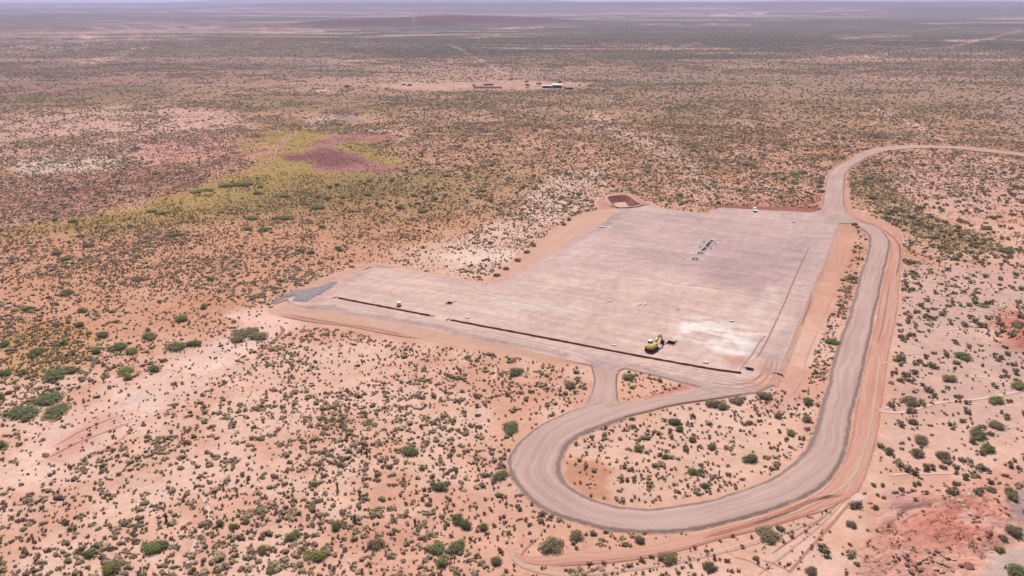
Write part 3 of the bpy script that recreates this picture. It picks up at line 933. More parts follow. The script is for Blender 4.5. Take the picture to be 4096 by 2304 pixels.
def build_outcrop():
    """bare eroded rock in the near right corner, finer than the plain"""
    a, b = G(3380, 2420), G(4330, 1880)
    gx, gy = np.meshgrid(np.arange(a.x - 4, b.x + 2, 0.27), np.arange(a.y - 2, b.y + 1, 0.27))
    sh = gx.shape
    x, y = gx.ravel(), gy.ravel()
    u, v = uv_of(x, y)
    keep = poly_mask(u, v, OUTCROP_IN, 44)
    core = poly_mask(u, v, [(3540, 2030), (3680, 1985), (3900, 1960), (4060, 2000), (4070, 2120), (3980, 2230), (3900, 2310), (3520, 2400), (3420, 2300), (3500, 2120)], 60)
    # beds of rock dipping across the slope: thin broken ledges
    ca, sa = math.cos(0.35), math.sin(0.35)
    al, ac = x * ca + y * sa, -x * sa + y * ca
    wob = 2.2 * (fbm(x, y, 6, 3, 211) - 0.5)
    led = fbm(al * 0.35, (ac + wob) * 1.0, 1.5, 4, 212)
    saw = np.abs(led - 0.5) * 2
    brk = fbm(x, y, 2.2, 3, 213)
    fine = 0.6 * (-0.6 * (1 - sstep(0.0, 0.22, saw)) * sstep(0.42, 0.6, brk) + 0.35 * (brk - 0.5) + 0.2 * (fbm(x, y, 0.8, 2, 214) - 0.5))
    gul = -0.5 * (1 - sstep(0.0, 0.08, np.abs(fbm(x, y, 14, 3, 215) - 0.5)))
    z = height(x, y) + 0.05 + core * (fine + gul)
    c, veg = ground_colour(x, y)
    tone = 1 + core * (0.34 * (brk - 0.5) - 0.22 * (1 - sstep(0.0, 0.2, saw)) + 0.5 * (fbm(x, y, 9, 3, 216) - 0.5))
    c = c * tone[:, None]
    pale = (core * sstep(0.58, 0.72, fbm(x, y, 7, 4, 217)) * 0.6)[:, None]
    c = c * (1 - pale) + lin((238, 190, 172)) * ALB * pale
    idx = np.arange(x.size).reshape(sh)
    f = np.stack([idx[:-1, :-1], idx[:-1, 1:], idx[1:, 1:], idx[1:, :-1]], -1).reshape(-1, 4)
    f = f[(keep[f] > 0.02).all(1)]
    used = np.unique(f)
    re = np.full(x.size, -1)
    re[used] = np.arange(len(used))
    me = mesh_np("outcrop", np.stack([x, y, z], -1)[used], re[f], np.concatenate([c, 0 * veg[:, None]], 1)[used])
    tag(link("outcrop", me, M['ground']), kind='structure')


def build_ground():
    rings = [70.0]
    while rings[-1] < 60000:
        r = rings[-1]
        rings.append(r * (1.0042 if r < 950 else 1.013))
    rings = np.array([0.0, 25.0, 50.0] + rings)
    fine = np.radians(np.arange(-46, 46.001, 0.15))
    coarse = np.radians(np.arange(50, 311, 5.0))
    th = np.concatenate([fine, coarse])
    nr, nt = len(rings), len(th)
    rr, tt = np.meshgrid(rings, th, indexing='ij')
    x = (rr * np.sin(tt)).ravel()
    y = (rr * np.cos(tt)).ravel()
    z = height(x, y)
    z = z - sstep(30000, 60000, np.hypot(x, y)) * 5
    uu, vv = uv_of(x, y)
    z = z - 0.9 * poly_mask(uu, vv, OUTCROP_IN, 14)
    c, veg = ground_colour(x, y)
    idx = np.arange(nr * nt).reshape(nr, nt)
    nx = np.roll(idx, -1, axis=1)
    f = np.stack([idx[:-1], idx[1:], nx[1:], nx[:-1]], -1).reshape(-1, 4)[:, ::-1]
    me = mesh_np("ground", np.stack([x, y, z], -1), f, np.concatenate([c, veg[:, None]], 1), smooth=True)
    o = link("ground", me, M['ground'])
    return tag(o, kind='structure')


build_ground()
build_outcrop()


# ------------------------------------------------------------------ strips: roads, aprons, tracks
def build_strip(name, stations, z, mat, kind='structure', n=8, across=8, shoulder=(0, 0), toe=-0.12, zr=None, ground=None, crown=0.0, uv0=0.0):
    s = spline([np.array(a + b, float) for a, b in stations], n)
    L = [G(q[0], q[1], z) for q in s]
    wob = 0.55 if any(shoulder) else 0.35
    jit = lambda p, k: wob * float(fbm(np.array([p.x]), np.array([p.y]), 9.0, 3, k)[0] - 0.5) * 2
    Rr = [G(q[2], q[3], z if zr is None else zr) for q in s]
    rows, cols, uvs = [], [], []
    dist = uv0
    for i in range(len(s)):
        a, b = L[i], Rr[i]
        if i:
            dist += ((L[i] + Rr[i]) / 2 - (L[i - 1] + Rr[i - 1]) / 2).length
        w = (b - a).length
        d = (b - a).normalized()
        if ground is None:
            a = a - d * jit(a, 301)
            b = b + d * jit(b, 302)
            w = (b - a).length
        row = []
        if shoulder[0]:
            p = a - d * shoulder[0]
            row.append((p.x, p.y, toe, 1.0, -shoulder[0]))
            q = a - d * shoulder[0] * 0.35
            row.append((q.x, q.y, a.z * 0.72, 0.95, -shoulder[0] * 0.35))
        for k in range(across + 1):
            t = k / across
            p = a.lerp(b, t)
            e = min(t, 1 - t) * w
            row.append((p.x, p.y, p.z + crown * (1 - (2 * t - 1) ** 2), max(0.0, 0.62 - e * 0.45) if any(shoulder) else 0.0, t * w))
        if shoulder[1]:
            q = b + d * shoulder[1] * 0.35
            row.append((q.x, q.y, b.z * 0.72, 0.95, w + shoulder[1] * 0.35))
            p = b + d * shoulder[1]
            row.append((p.x, p.y, toe, 1.0, w + shoulder[1]))
        ends = 1.0 if any(shoulder) else min(i, len(s) - 1 - i) / 6.0
        for j, q in enumerate(row):
            rows.append(q[:3])
            tt = j / (len(row) - 1)
            cols.append((q[3], min(1.0, min(tt, 1 - tt) * 5.0, ends * 1.5), 0))
            uvs.append((dist, q[4]))
    V = np.array(rows)
    if ground is not None:
        V[:, 2] = height(V[:, 0], V[:, 1]) + ground
    m = len(rows) // len(s)
    idx = np.arange(len(rows)).reshape(len(s), m)
    f = np.stack([idx[:-1, :-1], idx[1:, :-1], idx[1:, 1:], idx[:-1, 1:]], -1).reshape(-1, 4)
    # make faces look up
    p = V[f[0]]
    if np.cross(p[1] - p[0], p[2] - p[0])[2] < 0:
        f = f[:, ::-1]
    me = mesh_np(name, V, f, np.array(cols), np.array(uvs))
    return tag(link(name, me, mat), kind=kind)


build_strip("road", NORTH, 0.385, M['road'], shoulder=(0.9, 0.7), crown=0.06)
build_strip("road", HAUL, 0.39, M['road'], shoulder=(2.0, 1.4), crown=0.06, uv0=300)
build_strip("road", CONN, 0.375, M['road'], shoulder=(0.6, 0.6), uv0=900)
build_strip("road", NECK, 0.365, M['road'], shoulder=(0.6, 0.6), uv0=1100)
build_strip("embankment", APRON_FRONT, PADZ - 0.02, M['apron'], zr=-0.05, across=6)
build_strip("embankment", APRON_WEST, PADZ - 0.02, M['apron'], zr=0.02, across=6)
build_strip("embankment", APRON_LOBE, PADZ - 0.02, M['apron_red'], zr=0.0, across=4)
build_strip("ditch", DITCH, PADZ - 0.02, M['apron_red'], zr=0.06, across=8, crown=-0.35)
build_strip("embankment", CUTBANK, PADZ - 0.03, M["cutbank"], zr=1.1, across=5)
build_strip("track", REDTRACK, 0.06, M['track'], across=8, ground=0.07)


def thin(line, w):
    """a survey-map polyline turned into a strip of width w metres"""
    s = spline(line, 4)
    P = [G(*q) for q in s]
    st = []
    for i, p in enumerate(P):
        d = (P[min(i + 1, len(P) - 1)] - P[max(i - 1, 0)]).normalized()
        nn = Vector((-d.y, d.x, 0)) * w / 2
        st.append((p + nn, p - nn))
    return st


def build_line(name, line, w, mat, zoff=0.1):
    st = thin(line, w)
    V, uvs, cols = [], [], []
    dist = 0
    for i, (a, b) in enumerate(st):
        if i:
            dist += (a - st[i - 1][0]).length
        for k in range(4):
            t = k / 3
            p = a.lerp(b, t)
            V.append(tuple(p))
            uvs.append((dist, t * w))
            e = min(i, len(st) - 1 - i) / 3
            cols.append((0, min(1.0, (0.3 if k in (0, 3) else 0.95), 0.3 + e), 0))
    V = np.array(V)
    V[:, 2] = height(V[:, 0], V[:, 1]) + zoff
    idx = np.arange(len(V)).reshape(-1, 4)
    f = np.stack([idx[:-1, :-1], idx[1:, :-1], idx[1:, 1:], idx[:-1, 1:]], -1).reshape(-1, 4)
    p = V[f[0]]
    if np.cross(p[1] - p[0], p[2] - p[0])[2] < 0:
        f = f[:, ::-1]
    return tag(link(name, mesh_np(name, V, f, np.array(cols), np.array(uvs)), mat), kind='structure')


for ln, w in (
    ([(3497, 1638), (3560, 1650), (3630, 1646), (3700, 1626), (3760, 1612), (3860, 1600), (3960, 1590), (4120, 1560)], 1.3),
    ([(3497, 1642), (3560, 1630), (3620, 1618), (3660, 1622)], 0.7),
    ([(3850, 1508), (3920, 1512), (3990, 1530), (4060, 1552), (4130, 1572)], 1.4),
    ([(3500, 1460), (3580, 1440), (3620, 1420), (3700, 1416)], 0.6),
    ([(3700, 1330), (3800, 1320), (3900, 1300), (3960, 1280), (4100, 1270)], 0.9),
    ([(3700, 1190), (3800, 1215), (3900, 1240), (4000, 1262)], 1.2),
    ([(3800, 1380), (3840, 1420), (3880, 1460), (3930, 1490)], 0.7),
    ([(3900, 1735), (3960, 1728), (4010, 1712), (4110, 1700)], 0.7),
    ([(3540, 1905), (3620, 1895), (3700, 1893), (3800, 1890), (3880, 1870)], 0.9),
    ([(880, 1440), (930, 1500), (900, 1530), (960, 1560)], 0.8),
    ([(740, 2304), (770, 2200), (800, 2130), (840, 2080), (820, 2000), (790, 1960)], 1.4),
    ([(1290, 1880), (1330, 1830), (1400, 1800), (1360, 1760)], 0.8),
    ([(2660, 1780), (2720, 1770), (2780, 1755), (2860, 1755)], 0.5),
    ([(1560, 1500), (1660, 1560), (1700, 1590)], 0.8),
    ([(1985, 1440), (1980, 1500), (1960, 1540)], 0.9),
    ([(4070, 930), (4080, 960), (4050, 985), (4120, 1010)], 0.9),
):
    build_line("dry_wash", ln, w, M['wash'], 0.09)
# bright windrows and darker ruts along the graded tracks
for ln, w, mt in (
    ([(3600, 965), (3590, 1060), (3575, 1150), (3555, 1260), (3530, 1360)], 0.8, 'windrow'),
    ([(3522, 1410), (3512, 1480), (3502, 1560), (3492, 1640), (3480, 1700), (3468, 1760), (3440, 1850), (3400, 1920), (3330, 1975), (3200, 2040), (3020, 2098)], 1.1, 'windrow'),
    ([(3500, 905), (3560, 960), (3585, 1010)], 0.7, 'windrow'),
    ([(3432, 880), (3520, 910), (3590, 970), (3600, 1030), (3585, 1110)], 1.0, 'rut'),
    ([(3560, 1120), (3535, 1280), (3510, 1380)], 0.6, 'rut'),
    ([(3400, 1990), (3300, 2040), (3180, 2075), (3040, 2118), (2896, 2152), (2680, 2212), (2440, 2250), (2170, 2266)], 0.7, 'rut'),
    ([(3380, 1980), (3260, 2000), (3130, 2055), (2980, 2105), (2800, 2155)], 1.5, 'rut'),
    ([(2430, 2262), (2360, 2290), (2300, 2320)], 1.2, 'scuff'),
    ([(2040, 2190), (2060, 2240), (2140, 2280), (2300, 2300), (2560, 2270), (2750, 2240), (2960, 2190), (3160, 2120), (3330, 2050)], 1.6, 'windrow'),
    ([(3410, 2000), (3340, 2080), (3270, 2160), (3200, 2240), (3140, 2310)], 0.9, 'scuff'),
    ([(3390, 1990), (3310, 2070), (3220, 2150), (3120, 2230), (3020, 2310)], 0.8, 'windrow'),
    ([(3370, 2000), (3280, 2080), (3180, 2150), (3060, 2230)], 0.6, 'scuff'),
    ([(3040, 2240), (3100, 2260), (3180, 2300)], 0.5, 'scuff'),
    ([(2920, 2230), (3000, 2250), (3090, 2300)], 0.5, 'scuff'),
    ([(1110, 1262), (1250, 1288), (1400, 1306), (1560, 1338), (1700, 1358)], 0.9, 'rut'),
    ([(1120, 1254), (1300, 1286), (1480, 1312), (1640, 1346)], 0.6, 'rut'),
    ([(1120, 1300), (1130, 1330), (1090, 1370), (1020, 1420)], 1.4, 'rut'),
    ([(2160, 2150), (2110, 2190), (2080, 2230)], 0.8, 'scuff'),
    ([(160, 1850), (300, 1780), (450, 1720), (540, 1680)], 0.9, 'scuff'),
    ([(200, 1800), (340, 1720), (480, 1660)], 0.7, 'scuff'),
    ([(300, 1860), (440, 1790), (560, 1700)], 0.5, 'scuff'),
    ([(3140, 1430), (3180, 1330), (3220, 1230), (3262, 1130), (3300, 1050), (3350, 905)], 0.7, 'windrow'),
    ([(3200, 1310), (3225, 1250), (3250, 1180)], 0.8, 'rut'),
    ([(2730, 860), (2790, 880), (2760, 905), (2680, 925), (2560, 930)], 0.6, 'padscuff'),
    ([(2740, 856), (2806, 880), (2772, 910), (2690, 932), (2560, 938)], 0.6, 'padscuff'),
    ([(1640, 1195), (1560, 1180), (1600, 1150), (1700, 1145), (1900, 1175), (2100, 1220)], 0.6, 'padscuff'),
    ([(2430, 1470), (2330, 1420), (2150, 1375), (1900, 1320), (1600, 1262), (1400, 1222)], 0.6, 'padscuff'),
    ([(2420, 1476), (2300, 1425), (2120, 1380), (1880, 1328), (1590, 1268), (1390, 1230)], 0.6, 'padscuff'),
    ([(2480, 1470), (2600, 1470), (2800, 1510), (2960, 1540), (3040, 1530)], 0.7, 'padscuff'),
    ([(2490, 1462), (2610, 1462), (2810, 1500), (2970, 1528), (3050, 1505), (3080, 1460)], 0.7, 'padscuff'),
    ([(3070, 1440), (3050, 1490), (3010, 1530), (2930, 1545), (2840, 1535)], 0.9, 'scuff2'),
    ([(3092, 1440), (3074, 1500), (3030, 1545), (2950, 1560), (2850, 1550)], 0.9, 'scuff2'),
    ([(3110, 1450), (3092, 1515), (3050, 1556), (2960, 1572)], 0.9, 'scuff2'),
    ([(2955, 1490), (2985, 1450), (3010, 1420), (3040, 1370), (3066, 1345)], 0.6, 'padrut'),
    ([(3020, 1445), (3050, 1400), (3078, 1345), (3140, 1210), (3190, 1090), (3240, 985)], 0.8, 'padrut'),
):
    o = build_line("track", ln, w, M[mt], 0.13)
    if ln[0] in ((3140, 1430), (3200, 1310), (2955, 1490), (3020, 1445), (1110, 1262), (1120, 1254)) or mt in ('padscuff', 'scuff2'):
        co = np.empty(len(o.data.vertices) * 3, np.float32)
        o.data.vertices.foreach_get("co", co)
        co = co.reshape(-1, 3)
        co[:, 2] = PADZ + 0.03
        o.data.vertices.foreach_set("co", co.ravel())
        o.data.update()

# ------------------------------------------------------------------ the gravel pad, with its trench and pits cut out
TR_W = 1.5


def rect_from(line_a, line_b, w):
    a, b = G(*line_a, PADZ), G(*line_b, PADZ)
    d = (b - a).normalized()
    n = Vector((-d.y, d.x, 0)) * w / 2
    return [a - n, b - n, b + n, a + n]


def oriented(cu, cv, w, dpt, ang):
    c = G(cu, cv, PADZ)
    ca, sa = math.cos(ang), math.sin(ang)
    return [Vector((c.x + x * ca - y * sa, c.y + x * sa + y * ca, PADZ)) for x, y in ((-w / 2, -dpt / 2), (w / 2, -dpt / 2), (w / 2, dpt / 2), (-w / 2, dpt / 2))]


t1, t2 = G(1797, 1279), G(2900, 1482)
AX = math.atan2(t2.y - t1.y, t2.x - t1.x)               # bearing of the trench, the pad's axis
TRENCHES = [[(1353, 1192), (1540, 1228), (1722, 1263)], [(1803, 1280), (2150, 1346), (2500, 1413), (2700, 1450), (2830, 1473), (2915, 1486), (2965, 1491)]]
PITS_DARK = [(2846.7, 964.5), (2839, 971.5), (2833, 978), (2829.5, 985), (2820.5, 993), (2814, 1000)]
holes = []
for tl in TRENCHES:
    P0 = [G(*q, PADZ) for q in tl]
    P = []
    for a_, b_ in zip(P0[:-1], P0[1:]):
        k_ = max(1, int((b_ - a_).length / 1.6))
        P += [a_.lerp(b_, j_ / k_) for j_ in range(k_)]
    P.append(P0[-1])
    jr = random.Random(12)
    lft, rgt = [], []
    for i, p in enumerate(P):
        d = (P[min(i + 1, len(P) - 1)] - P[max(i - 1, 0)]).normalized()
        nn = Vector((-d.y, d.x, 0)) * TR_W / 2
        lft.append(p + nn * jr.uniform(0.82, 1.25))
        rgt.append(p - nn * jr.uniform(0.82, 1.25))
    holes.append(("trench", lft + rgt[::-1], 1.0, 'trench'))
for cu, cv in PITS_DARK:
    holes.append(("pit", oriented(cu, cv, 1.55, 2.1, AX), 1.0, 'pitdark'))
holes.append(("pit", oriented(2801.5, 1013, 2.3, 2.9, AX), 0.55, 'pitdark'))
holes.append(("pit", oriented(2780, 1036.5, 2.3, 2.9, AX), 0.55, 'pitdark'))
holes.append(("pit", oriented(2686, 1372, 2.7, 2.7, AX - 0.12), 1.2, 'redpit'))
holes.append(("pit", oriented(1798, 1213, 2.2, 2.4, AX), 1.1, 'redpit'))
holes.append(("pit", oriented(2999, 1478, 2.3, 1.5, AX), 0.9, 'pitdark'))
M['redpit'] = plain("red_pit_soil", S(160, 88, 80), 0.95, 0.25, 1.5, bmp=0.05)

PADW = [G(u, v, PADZ) for u, v in PAD]


def build_pad():
    pts, cons = [], []

    def ring(poly, step):
        base = len(pts)
        dense = []
        for i, p in enumerate(poly):
            q = poly[(i + 1) % len(poly)]
            k = max(1, int((q - p).length / step))
            dense += [p.lerp(q, j / k) for j in range(k)]
        pts.extend((p.x, p.y) for p in dense)
        n = len(dense)
        cons.extend((base + i, base + (i + 1) % n) for i in range(n))
        return [(p.x, p.y) for p in dense]

    outer = ring(PADW, 2.5)
    hs = [ring(h[1], 3.0) for h in holes]
    xs, ys = [p[0] for p in outer], [p[1] for p in outer]
    gx, gy = np.meshgrid(np.arange(min(xs), max(xs), 1.6), np.arange(min(ys), max(ys), 1.9))
    rs = np.random.RandomState(4)
    gx = gx.ravel() + rs.uniform(-.4, .4, gx.size)
    gy = gy.ravel() + rs.uniform(-.4, .4, gy.size)
    ok = inside(gx, gy, outer) & (seg_dist(gx, gy, outer, True) > 0.8)
    for h in hs:
        ok &= ~inside(gx, gy, h) & (seg_dist(gx, gy, h, True) > 0.5)
    pts.extend(zip(gx[ok], gy[ok]))
    vs, es, fs, *_ = geometry.delaunay_2d_cdt([Vector((float(a), float(b))) for a, b in pts], cons, [], 0, 1e-4)
    V = np.array([(p.x, p.y) for p in vs])
    F = np.array([f for f in fs if len(f) == 3])
    c = V[F].mean(1)
    keep = inside(c[:, 0], c[:, 1], outer)
    for h in hs:
        keep &= ~inside(c[:, 0], c[:, 1], h)
    F = F[keep]
    x, y = V[:, 0], V[:, 1]
    z = PADZ + 0.05 * (fbm(x, y, 20, 3, 71) - 0.5)
    P = np.stack([x, y, z], -1)
    f0 = P[F[:, 1]] - P[F[:, 0]]
    f1 = P[F[:, 2]] - P[F[:, 0]]
    up = np.cross(f0, f1)[:, 2]
    F[up < 0] = F[up < 0][:, ::-1]
    u, v = uv_of(x, y)
    base = lin((227, 192, 177))
    col = np.tile(base, (len(x), 1))

    def mixin(m, colr, k):
        nonlocal col
        m = np.clip(m * k, 0, 1)[:, None]
        col = col * (1 - m) + lin(colr) * m
    wu = u + 60 * (fbm(x, y, 14, 3, 73) - 0.5)
    wv = v + 26 * (fbm(x, y, 14, 3, 74) - 0.5)
    mixin(poly_mask(wu, wv, [(2500, 830), (3300, 850), (3320, 960), (3150, 1120), (2850, 1120), (2500, 1080), (2250, 1050), (2400, 920)], 90), (208, 176, 170), 0.75)
    mixin(poly_mask(wu, wv, [(2840, 990), (3250, 960), (3180, 1130), (3000, 1180), (2800, 1130)], 70), (194, 162, 160), 0.7)
    mixin(poly_mask(wu, wv, [(2440, 860), (2530, 840), (2420, 920), (2330, 960), (2200, 1050), (2240, 1000)], 24), (184, 156, 152), 0.8)
    mixin(poly_mask(wu, wv, [(2000, 1130), (2300, 980), (2420, 920), (2440, 960), (2240, 1080), (2050, 1160)], 40), (226, 194, 186), 0.7)
    mixin(poly_mask(wu, wv, [(1960, 1200), (2080, 1200), (2400, 1240), (2300, 1260), (2000, 1230)], 26), (236, 214, 206), 0.6)
    mixin(poly_mask(wu, wv, [(2725, 1285), (2860, 1270), (3030, 1325), (3025, 1395), (2945, 1432), (2810, 1385), (2710, 1365)], 44) * sstep(0.36, 0.50, fbm((x * math.cos(AX) + y * math.sin(AX)) * 0.4, -x * math.sin(AX) + y * math.cos(AX), 3.5, 4, 76, 0.65)), (255, 240, 230), 1.0)
    mixin(poly_mask(wu, wv, [(3000, 1260), (3080, 1150), (3100, 1160), (3060, 1260), (3020, 1300)], 30), (240, 214, 204), 0.7)
    mixin(poly_mask(wu, wv, [(2890, 1425), (2990, 1425), (3000, 1470), (2930, 1480)], 18), (208, 152, 136), 0.85)
    mixin(poly_mask(wu, wv, [(3040, 1440), (3120, 1440), (3130, 1560), (2960, 1580), (3010, 1500)], 50), (222, 168, 148), 0.95)
    mixin(poly_mask(wu, wv, [(1170, 1200), (1380, 1110), (1480, 1075), (1440, 1120), (1330, 1170), (1250, 1225)], 24), (214, 168, 156), 0.6)
    mixin(poly_mask(wu, wv, [(1480, 1074), (1540, 1070), (1400, 1130), (1380, 1120)], 18), (184, 157, 153), 0.6)
    mixin(line_mask(wu, wv, [(1180, 1225), (1330, 1246), (1490, 1268), (1653, 1300), (1870, 1343), (2088, 1391), (2251, 1430)], 12, 14), (184, 153, 145), 0.75)
    mixin(line_mask(wu, wv, [(2500, 1466), (2600, 1486), (2803, 1536)], 12, 16), (178, 150, 144), 0.75)
    mixin(line_mask(wu, wv, [(2870, 835), (3016, 842), (3240, 854)], 8, 20), (194, 165, 160), 0.5)
    mixin(line_mask(wu, wv, [(3350, 880), (3300, 980), (3240, 1120), (3200, 1230), (3100, 1450)], 14, 30), (206, 176, 172), 0.6)
    mixin(poly_mask(wu, wv, [(2700, 1525), (2800, 1520), (2960, 1540), (3010, 1580), (2820, 1610)], 60), (196, 168, 160), 0.8)
    mixin(poly_mask(wu, wv, [(2340, 1430), (2500, 1440), (2520, 1490), (2360, 1490)], 50), (196, 168, 160), 0.8)
    mixin(poly_mask(wu, wv, [(3260, 800), (3420, 800), (3430, 910), (3320, 900)], 50), (196, 168, 160), 0.8)
    col *= (0.86 + 0.28 * fbm(x, y, 11, 3, 75))[:, None]
    me = mesh_np("pad", P, F, col * ALB)
    o = link("pad", me, pad_material(AX))
    tag(o, kind='structure')
    # shoulder of the pad
    D = outer
    n = len(D)
    area = sum(D[i][0] * D[(i + 1) % n][1] - D[(i + 1) % n][0] * D[i][1] for i in range(n))
    sgn = 1 if area > 0 else -1
    vv, ff = [], []
    for i in range(n):
        a = Vector(D[i - 1])
        b = Vector(D[(i + 1) % n])
        d = (b - a).normalized()
        nn = Vector((d.y, -d.x)) * sgn
        p = Vector(D[i])
        vv += [(p.x, p.y, PADZ - 0.004), (p.x + nn.x * 1.1, p.y + nn.y * 1.1, -0.25)]
    for i in range(n):
        j = (i + 1) % n
        ff.append((2 * i, 2 * i + 1, 2 * j + 1, 2 * j) if sgn > 0 else (2 * i, 2 * j, 2 * j + 1, 2 * i + 1))
    link("shoulder", mesh_np("shoulder", vv, ff), plain("shoulder_gravel", S(196, 160, 150), 0.95, 0.25, 1.5, bmp=0.05), o)
    return o


pad = build_pad()


def build_hole(poly, depth, mat):
    n = len(poly)
    top = [(p.x, p.y, PADZ + 0.03) for p in poly]
    cx = sum(p.x for p in poly) / n
    cy = sum(p.y for p in poly) / n
    bot = [(p.x, p.y, PADZ - depth) for p in poly]
    fs = [tuple(range(n, 2 * n))] + [(i, (i + 1) % n, n + (i + 1) % n, n + i) for i in range(n)]
    return mesh_np("pit", top + bot, fs)


trench_labels = ["short dark cable trench at the far left end of the pad", "long dark cable trench running along the front of the pad"]
pit_labels = ["dark foundation pit, farthest of the row of six", "dark foundation pit, second farthest of the row of six",
              "dark foundation pit, third farthest of the row of six", "dark foundation pit, third nearest of the row of six",
              "dark foundation pit, second nearest of the row of six", "dark foundation pit, nearest of the row of six",
              "square foundation pit with white pedestal, the farther of two", "square foundation pit with white pedestal, the nearer of two",
              "red soil pit with orange netting in front of the excavator", "small red soil pit near the cream water tank",
              "dark culvert inlet pit at the right end of the long trench"]
ti = pi_ = 0
pit_objs = []
for nm, poly, dep, mt in holes:
    root_c = sum((p for p in poly), Vector()) / len(poly)
    me = build_hole(poly, dep, mt)
    if nm == "trench":
        o = tag(link("trench", me, M[mt]), trench_labels[ti], "trench", "cable trenches in the gravel pad")
        ti += 1
        continue
    e = tag(empty("foundation_pit", (root_c.x, root_c.y, PADZ)), pit_labels[pi_], "pit", "pits cut into the gravel pad")
    ch = link("pit_sides", me, M[mt], e)
    ch.matrix_parent_inverse = Matrix.Translation((-root_c.x, -root_c.y, -PADZ))
    # rims of fresh concrete or boards, one along each side
    n = len(poly)
    for i in range(n):
        a, b = poly[i], poly[(i + 1) % n]
        if pi_ == 10 or (pi_ < 6 and i in (0, 2) and pi_ not in (0, 3)):
            continue
        d = (b - a)
        mid = (a + b) / 2 - Vector((root_c.x, root_c.y, PADZ))
        out = mid.normalized() * 0.14
        mb = MB()
        Mx = Matrix.Translation((mid.x + out.x, mid.y + out.y, 0.07)) @ Matrix.Rotation(math.atan2(d.y, d.x), 4, 'Z')
        mb.box((0, 0, 0), (d.length + (0.3 if i % 2 == 0 else -0.02), 0.24, 0.22), Mx, bev=0.03)
        mb.build("rim", M['orange'] if (pi_ == 8 and i in (0, 3)) else M['concrete'], e)
    if pi_ in (6, 7):
        MB().box((0, 0, -0.22), (0.85, 0.95, 0.62), Matrix.Rotation(AX, 4, 'Z'), bev=0.05).build("pedestal", M['concrete'], e)
    pit_objs.append(e)
    pi_ += 1

# ------------------------------------------------------------------ basin behind the pad
def build_basin():
    crest = [G(u, v, 0.9) for u, v in BASIN_CREST]
    outer = [G(u, v, 0.0) for u, v in BASIN_OUTER]
    c = sum(crest, Vector()) / len(crest)
    n = len(crest)
    root = tag(empty("settling_basin", (c.x, c.y, 0)), "dark red excavated settling basin with bermed rim behind the pad", "basin")
    floor = []
    for p in crest:
        d = p - c
        q = c + d * max(0.2, (d.length - 4.2) / max(d.length, 0.1))
        floor.append(Vector((q.x, q.y, -2.2)))
    crest2 = [p + (p - c).normalized() * 1.6 for p in crest]

    def ring(name, A, B, mat):
        sub = 5
        vs, fs = [], []
        rnd = random.Random(5)
        for lv in range(sub + 1):
            for i in range(n):
                for k in range(4):
                    a = A[i].lerp(A[(i + 1) % n], k / 4)
                    b = B[i].lerp(B[(i + 1) % n], k / 4)
                    p = a.lerp(b, lv / sub)
                    j = 0.16 if 0 < lv < sub else 0
                    vs.append((p.x - c.x + rnd.uniform(-j, j), p.y - c.y + rnd.uniform(-j, j), p.z + rnd.uniform(-j, j)))
        m = n * 4
        for lv in range(sub):
            for i in range(m):
                j = (i + 1) % m
                fs.append((lv * m + i, lv * m + m + i, lv * m + m + j, lv * m + j))
        link(name, mesh_np(name, vs, fs, smooth=True), mat, root)
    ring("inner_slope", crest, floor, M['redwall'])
    ring("crest", crest2, crest, M['apron'])
    ring("outer_slope", outer, crest2, M['redwall2'])
    vs = [(p.x - c.x, p.y - c.y, p.z) for p in floor] + [(0, 0, -2.25)]
    link("floor", mesh_np("floor", vs, [(i, (i + 1) % n, n) for i in range(n)]), M['redfloor'], root)


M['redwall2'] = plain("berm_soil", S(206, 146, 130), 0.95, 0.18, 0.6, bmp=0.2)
build_basin()


# ------------------------------------------------------------------ gravel heap at the corner of the pad
def build_heap():
    P = [G(u, v, 0) for u, v in GRAVELPILE]
    poly = [(p.x, p.y) for p in P]
    xs, ys = [a for a, b in poly], [b for a, b in poly]
    gx, gy = np.meshgrid(np.arange(min(xs) - 1, max(xs) + 1, 0.45), np.arange(min(ys) - 1, max(ys) + 1, 0.45))
    sh = gx.shape
    x, y = gx.ravel(), gy.ravel()
    d = seg_dist(x, y, poly, True)
    d = np.where(inside(x, y, poly), d, -d)
    z = np.minimum(d * 0.4, 0.65) + 0.45 * (fbm(x, y, 2.0, 3, 81) - 0.5) + 0.3 * (fbm(x, y, 7, 2, 82) - 0.5) * (d > 0)
    z = np.where(d < -0.4, -0.5, z) + PADZ * 0.6
    idx = np.arange(x.size).reshape(sh)
    f = np.stack([idx[:-1, :-1], idx[:-1, 1:], idx[1:, 1:], idx[1:, :-1]], -1).reshape(-1, 4)
    keep = (d[f] > -0.9).any(1)
    f = f[keep]
    o = link("gravel_heap", mesh_np("gravel_heap", np.stack([x, y, z], -1), f, smooth=True), M['bluegravel'])
    tag(o, "blue grey gravel heap spread at the left corner of the pad", "gravel", kind='stuff')


build_heap()


# ------------------------------------------------------------------ concrete pieces lying about the pad
def slab(u, v, sx, sy, sz, ang, label, mat='concrete', sunk=0.02):
    p = G(u, v, PADZ)
    o = MB().box((0, 0, sz / 2 - sunk), (sx, sy, sz), bev=min(0.06, sz * 0.3)).build("concrete_block", M[mat])
    o.location = p
    o.rotation_euler = (0, 0, AX + ang)
    tag(o, label, "block", "concrete blocks left on the pad")


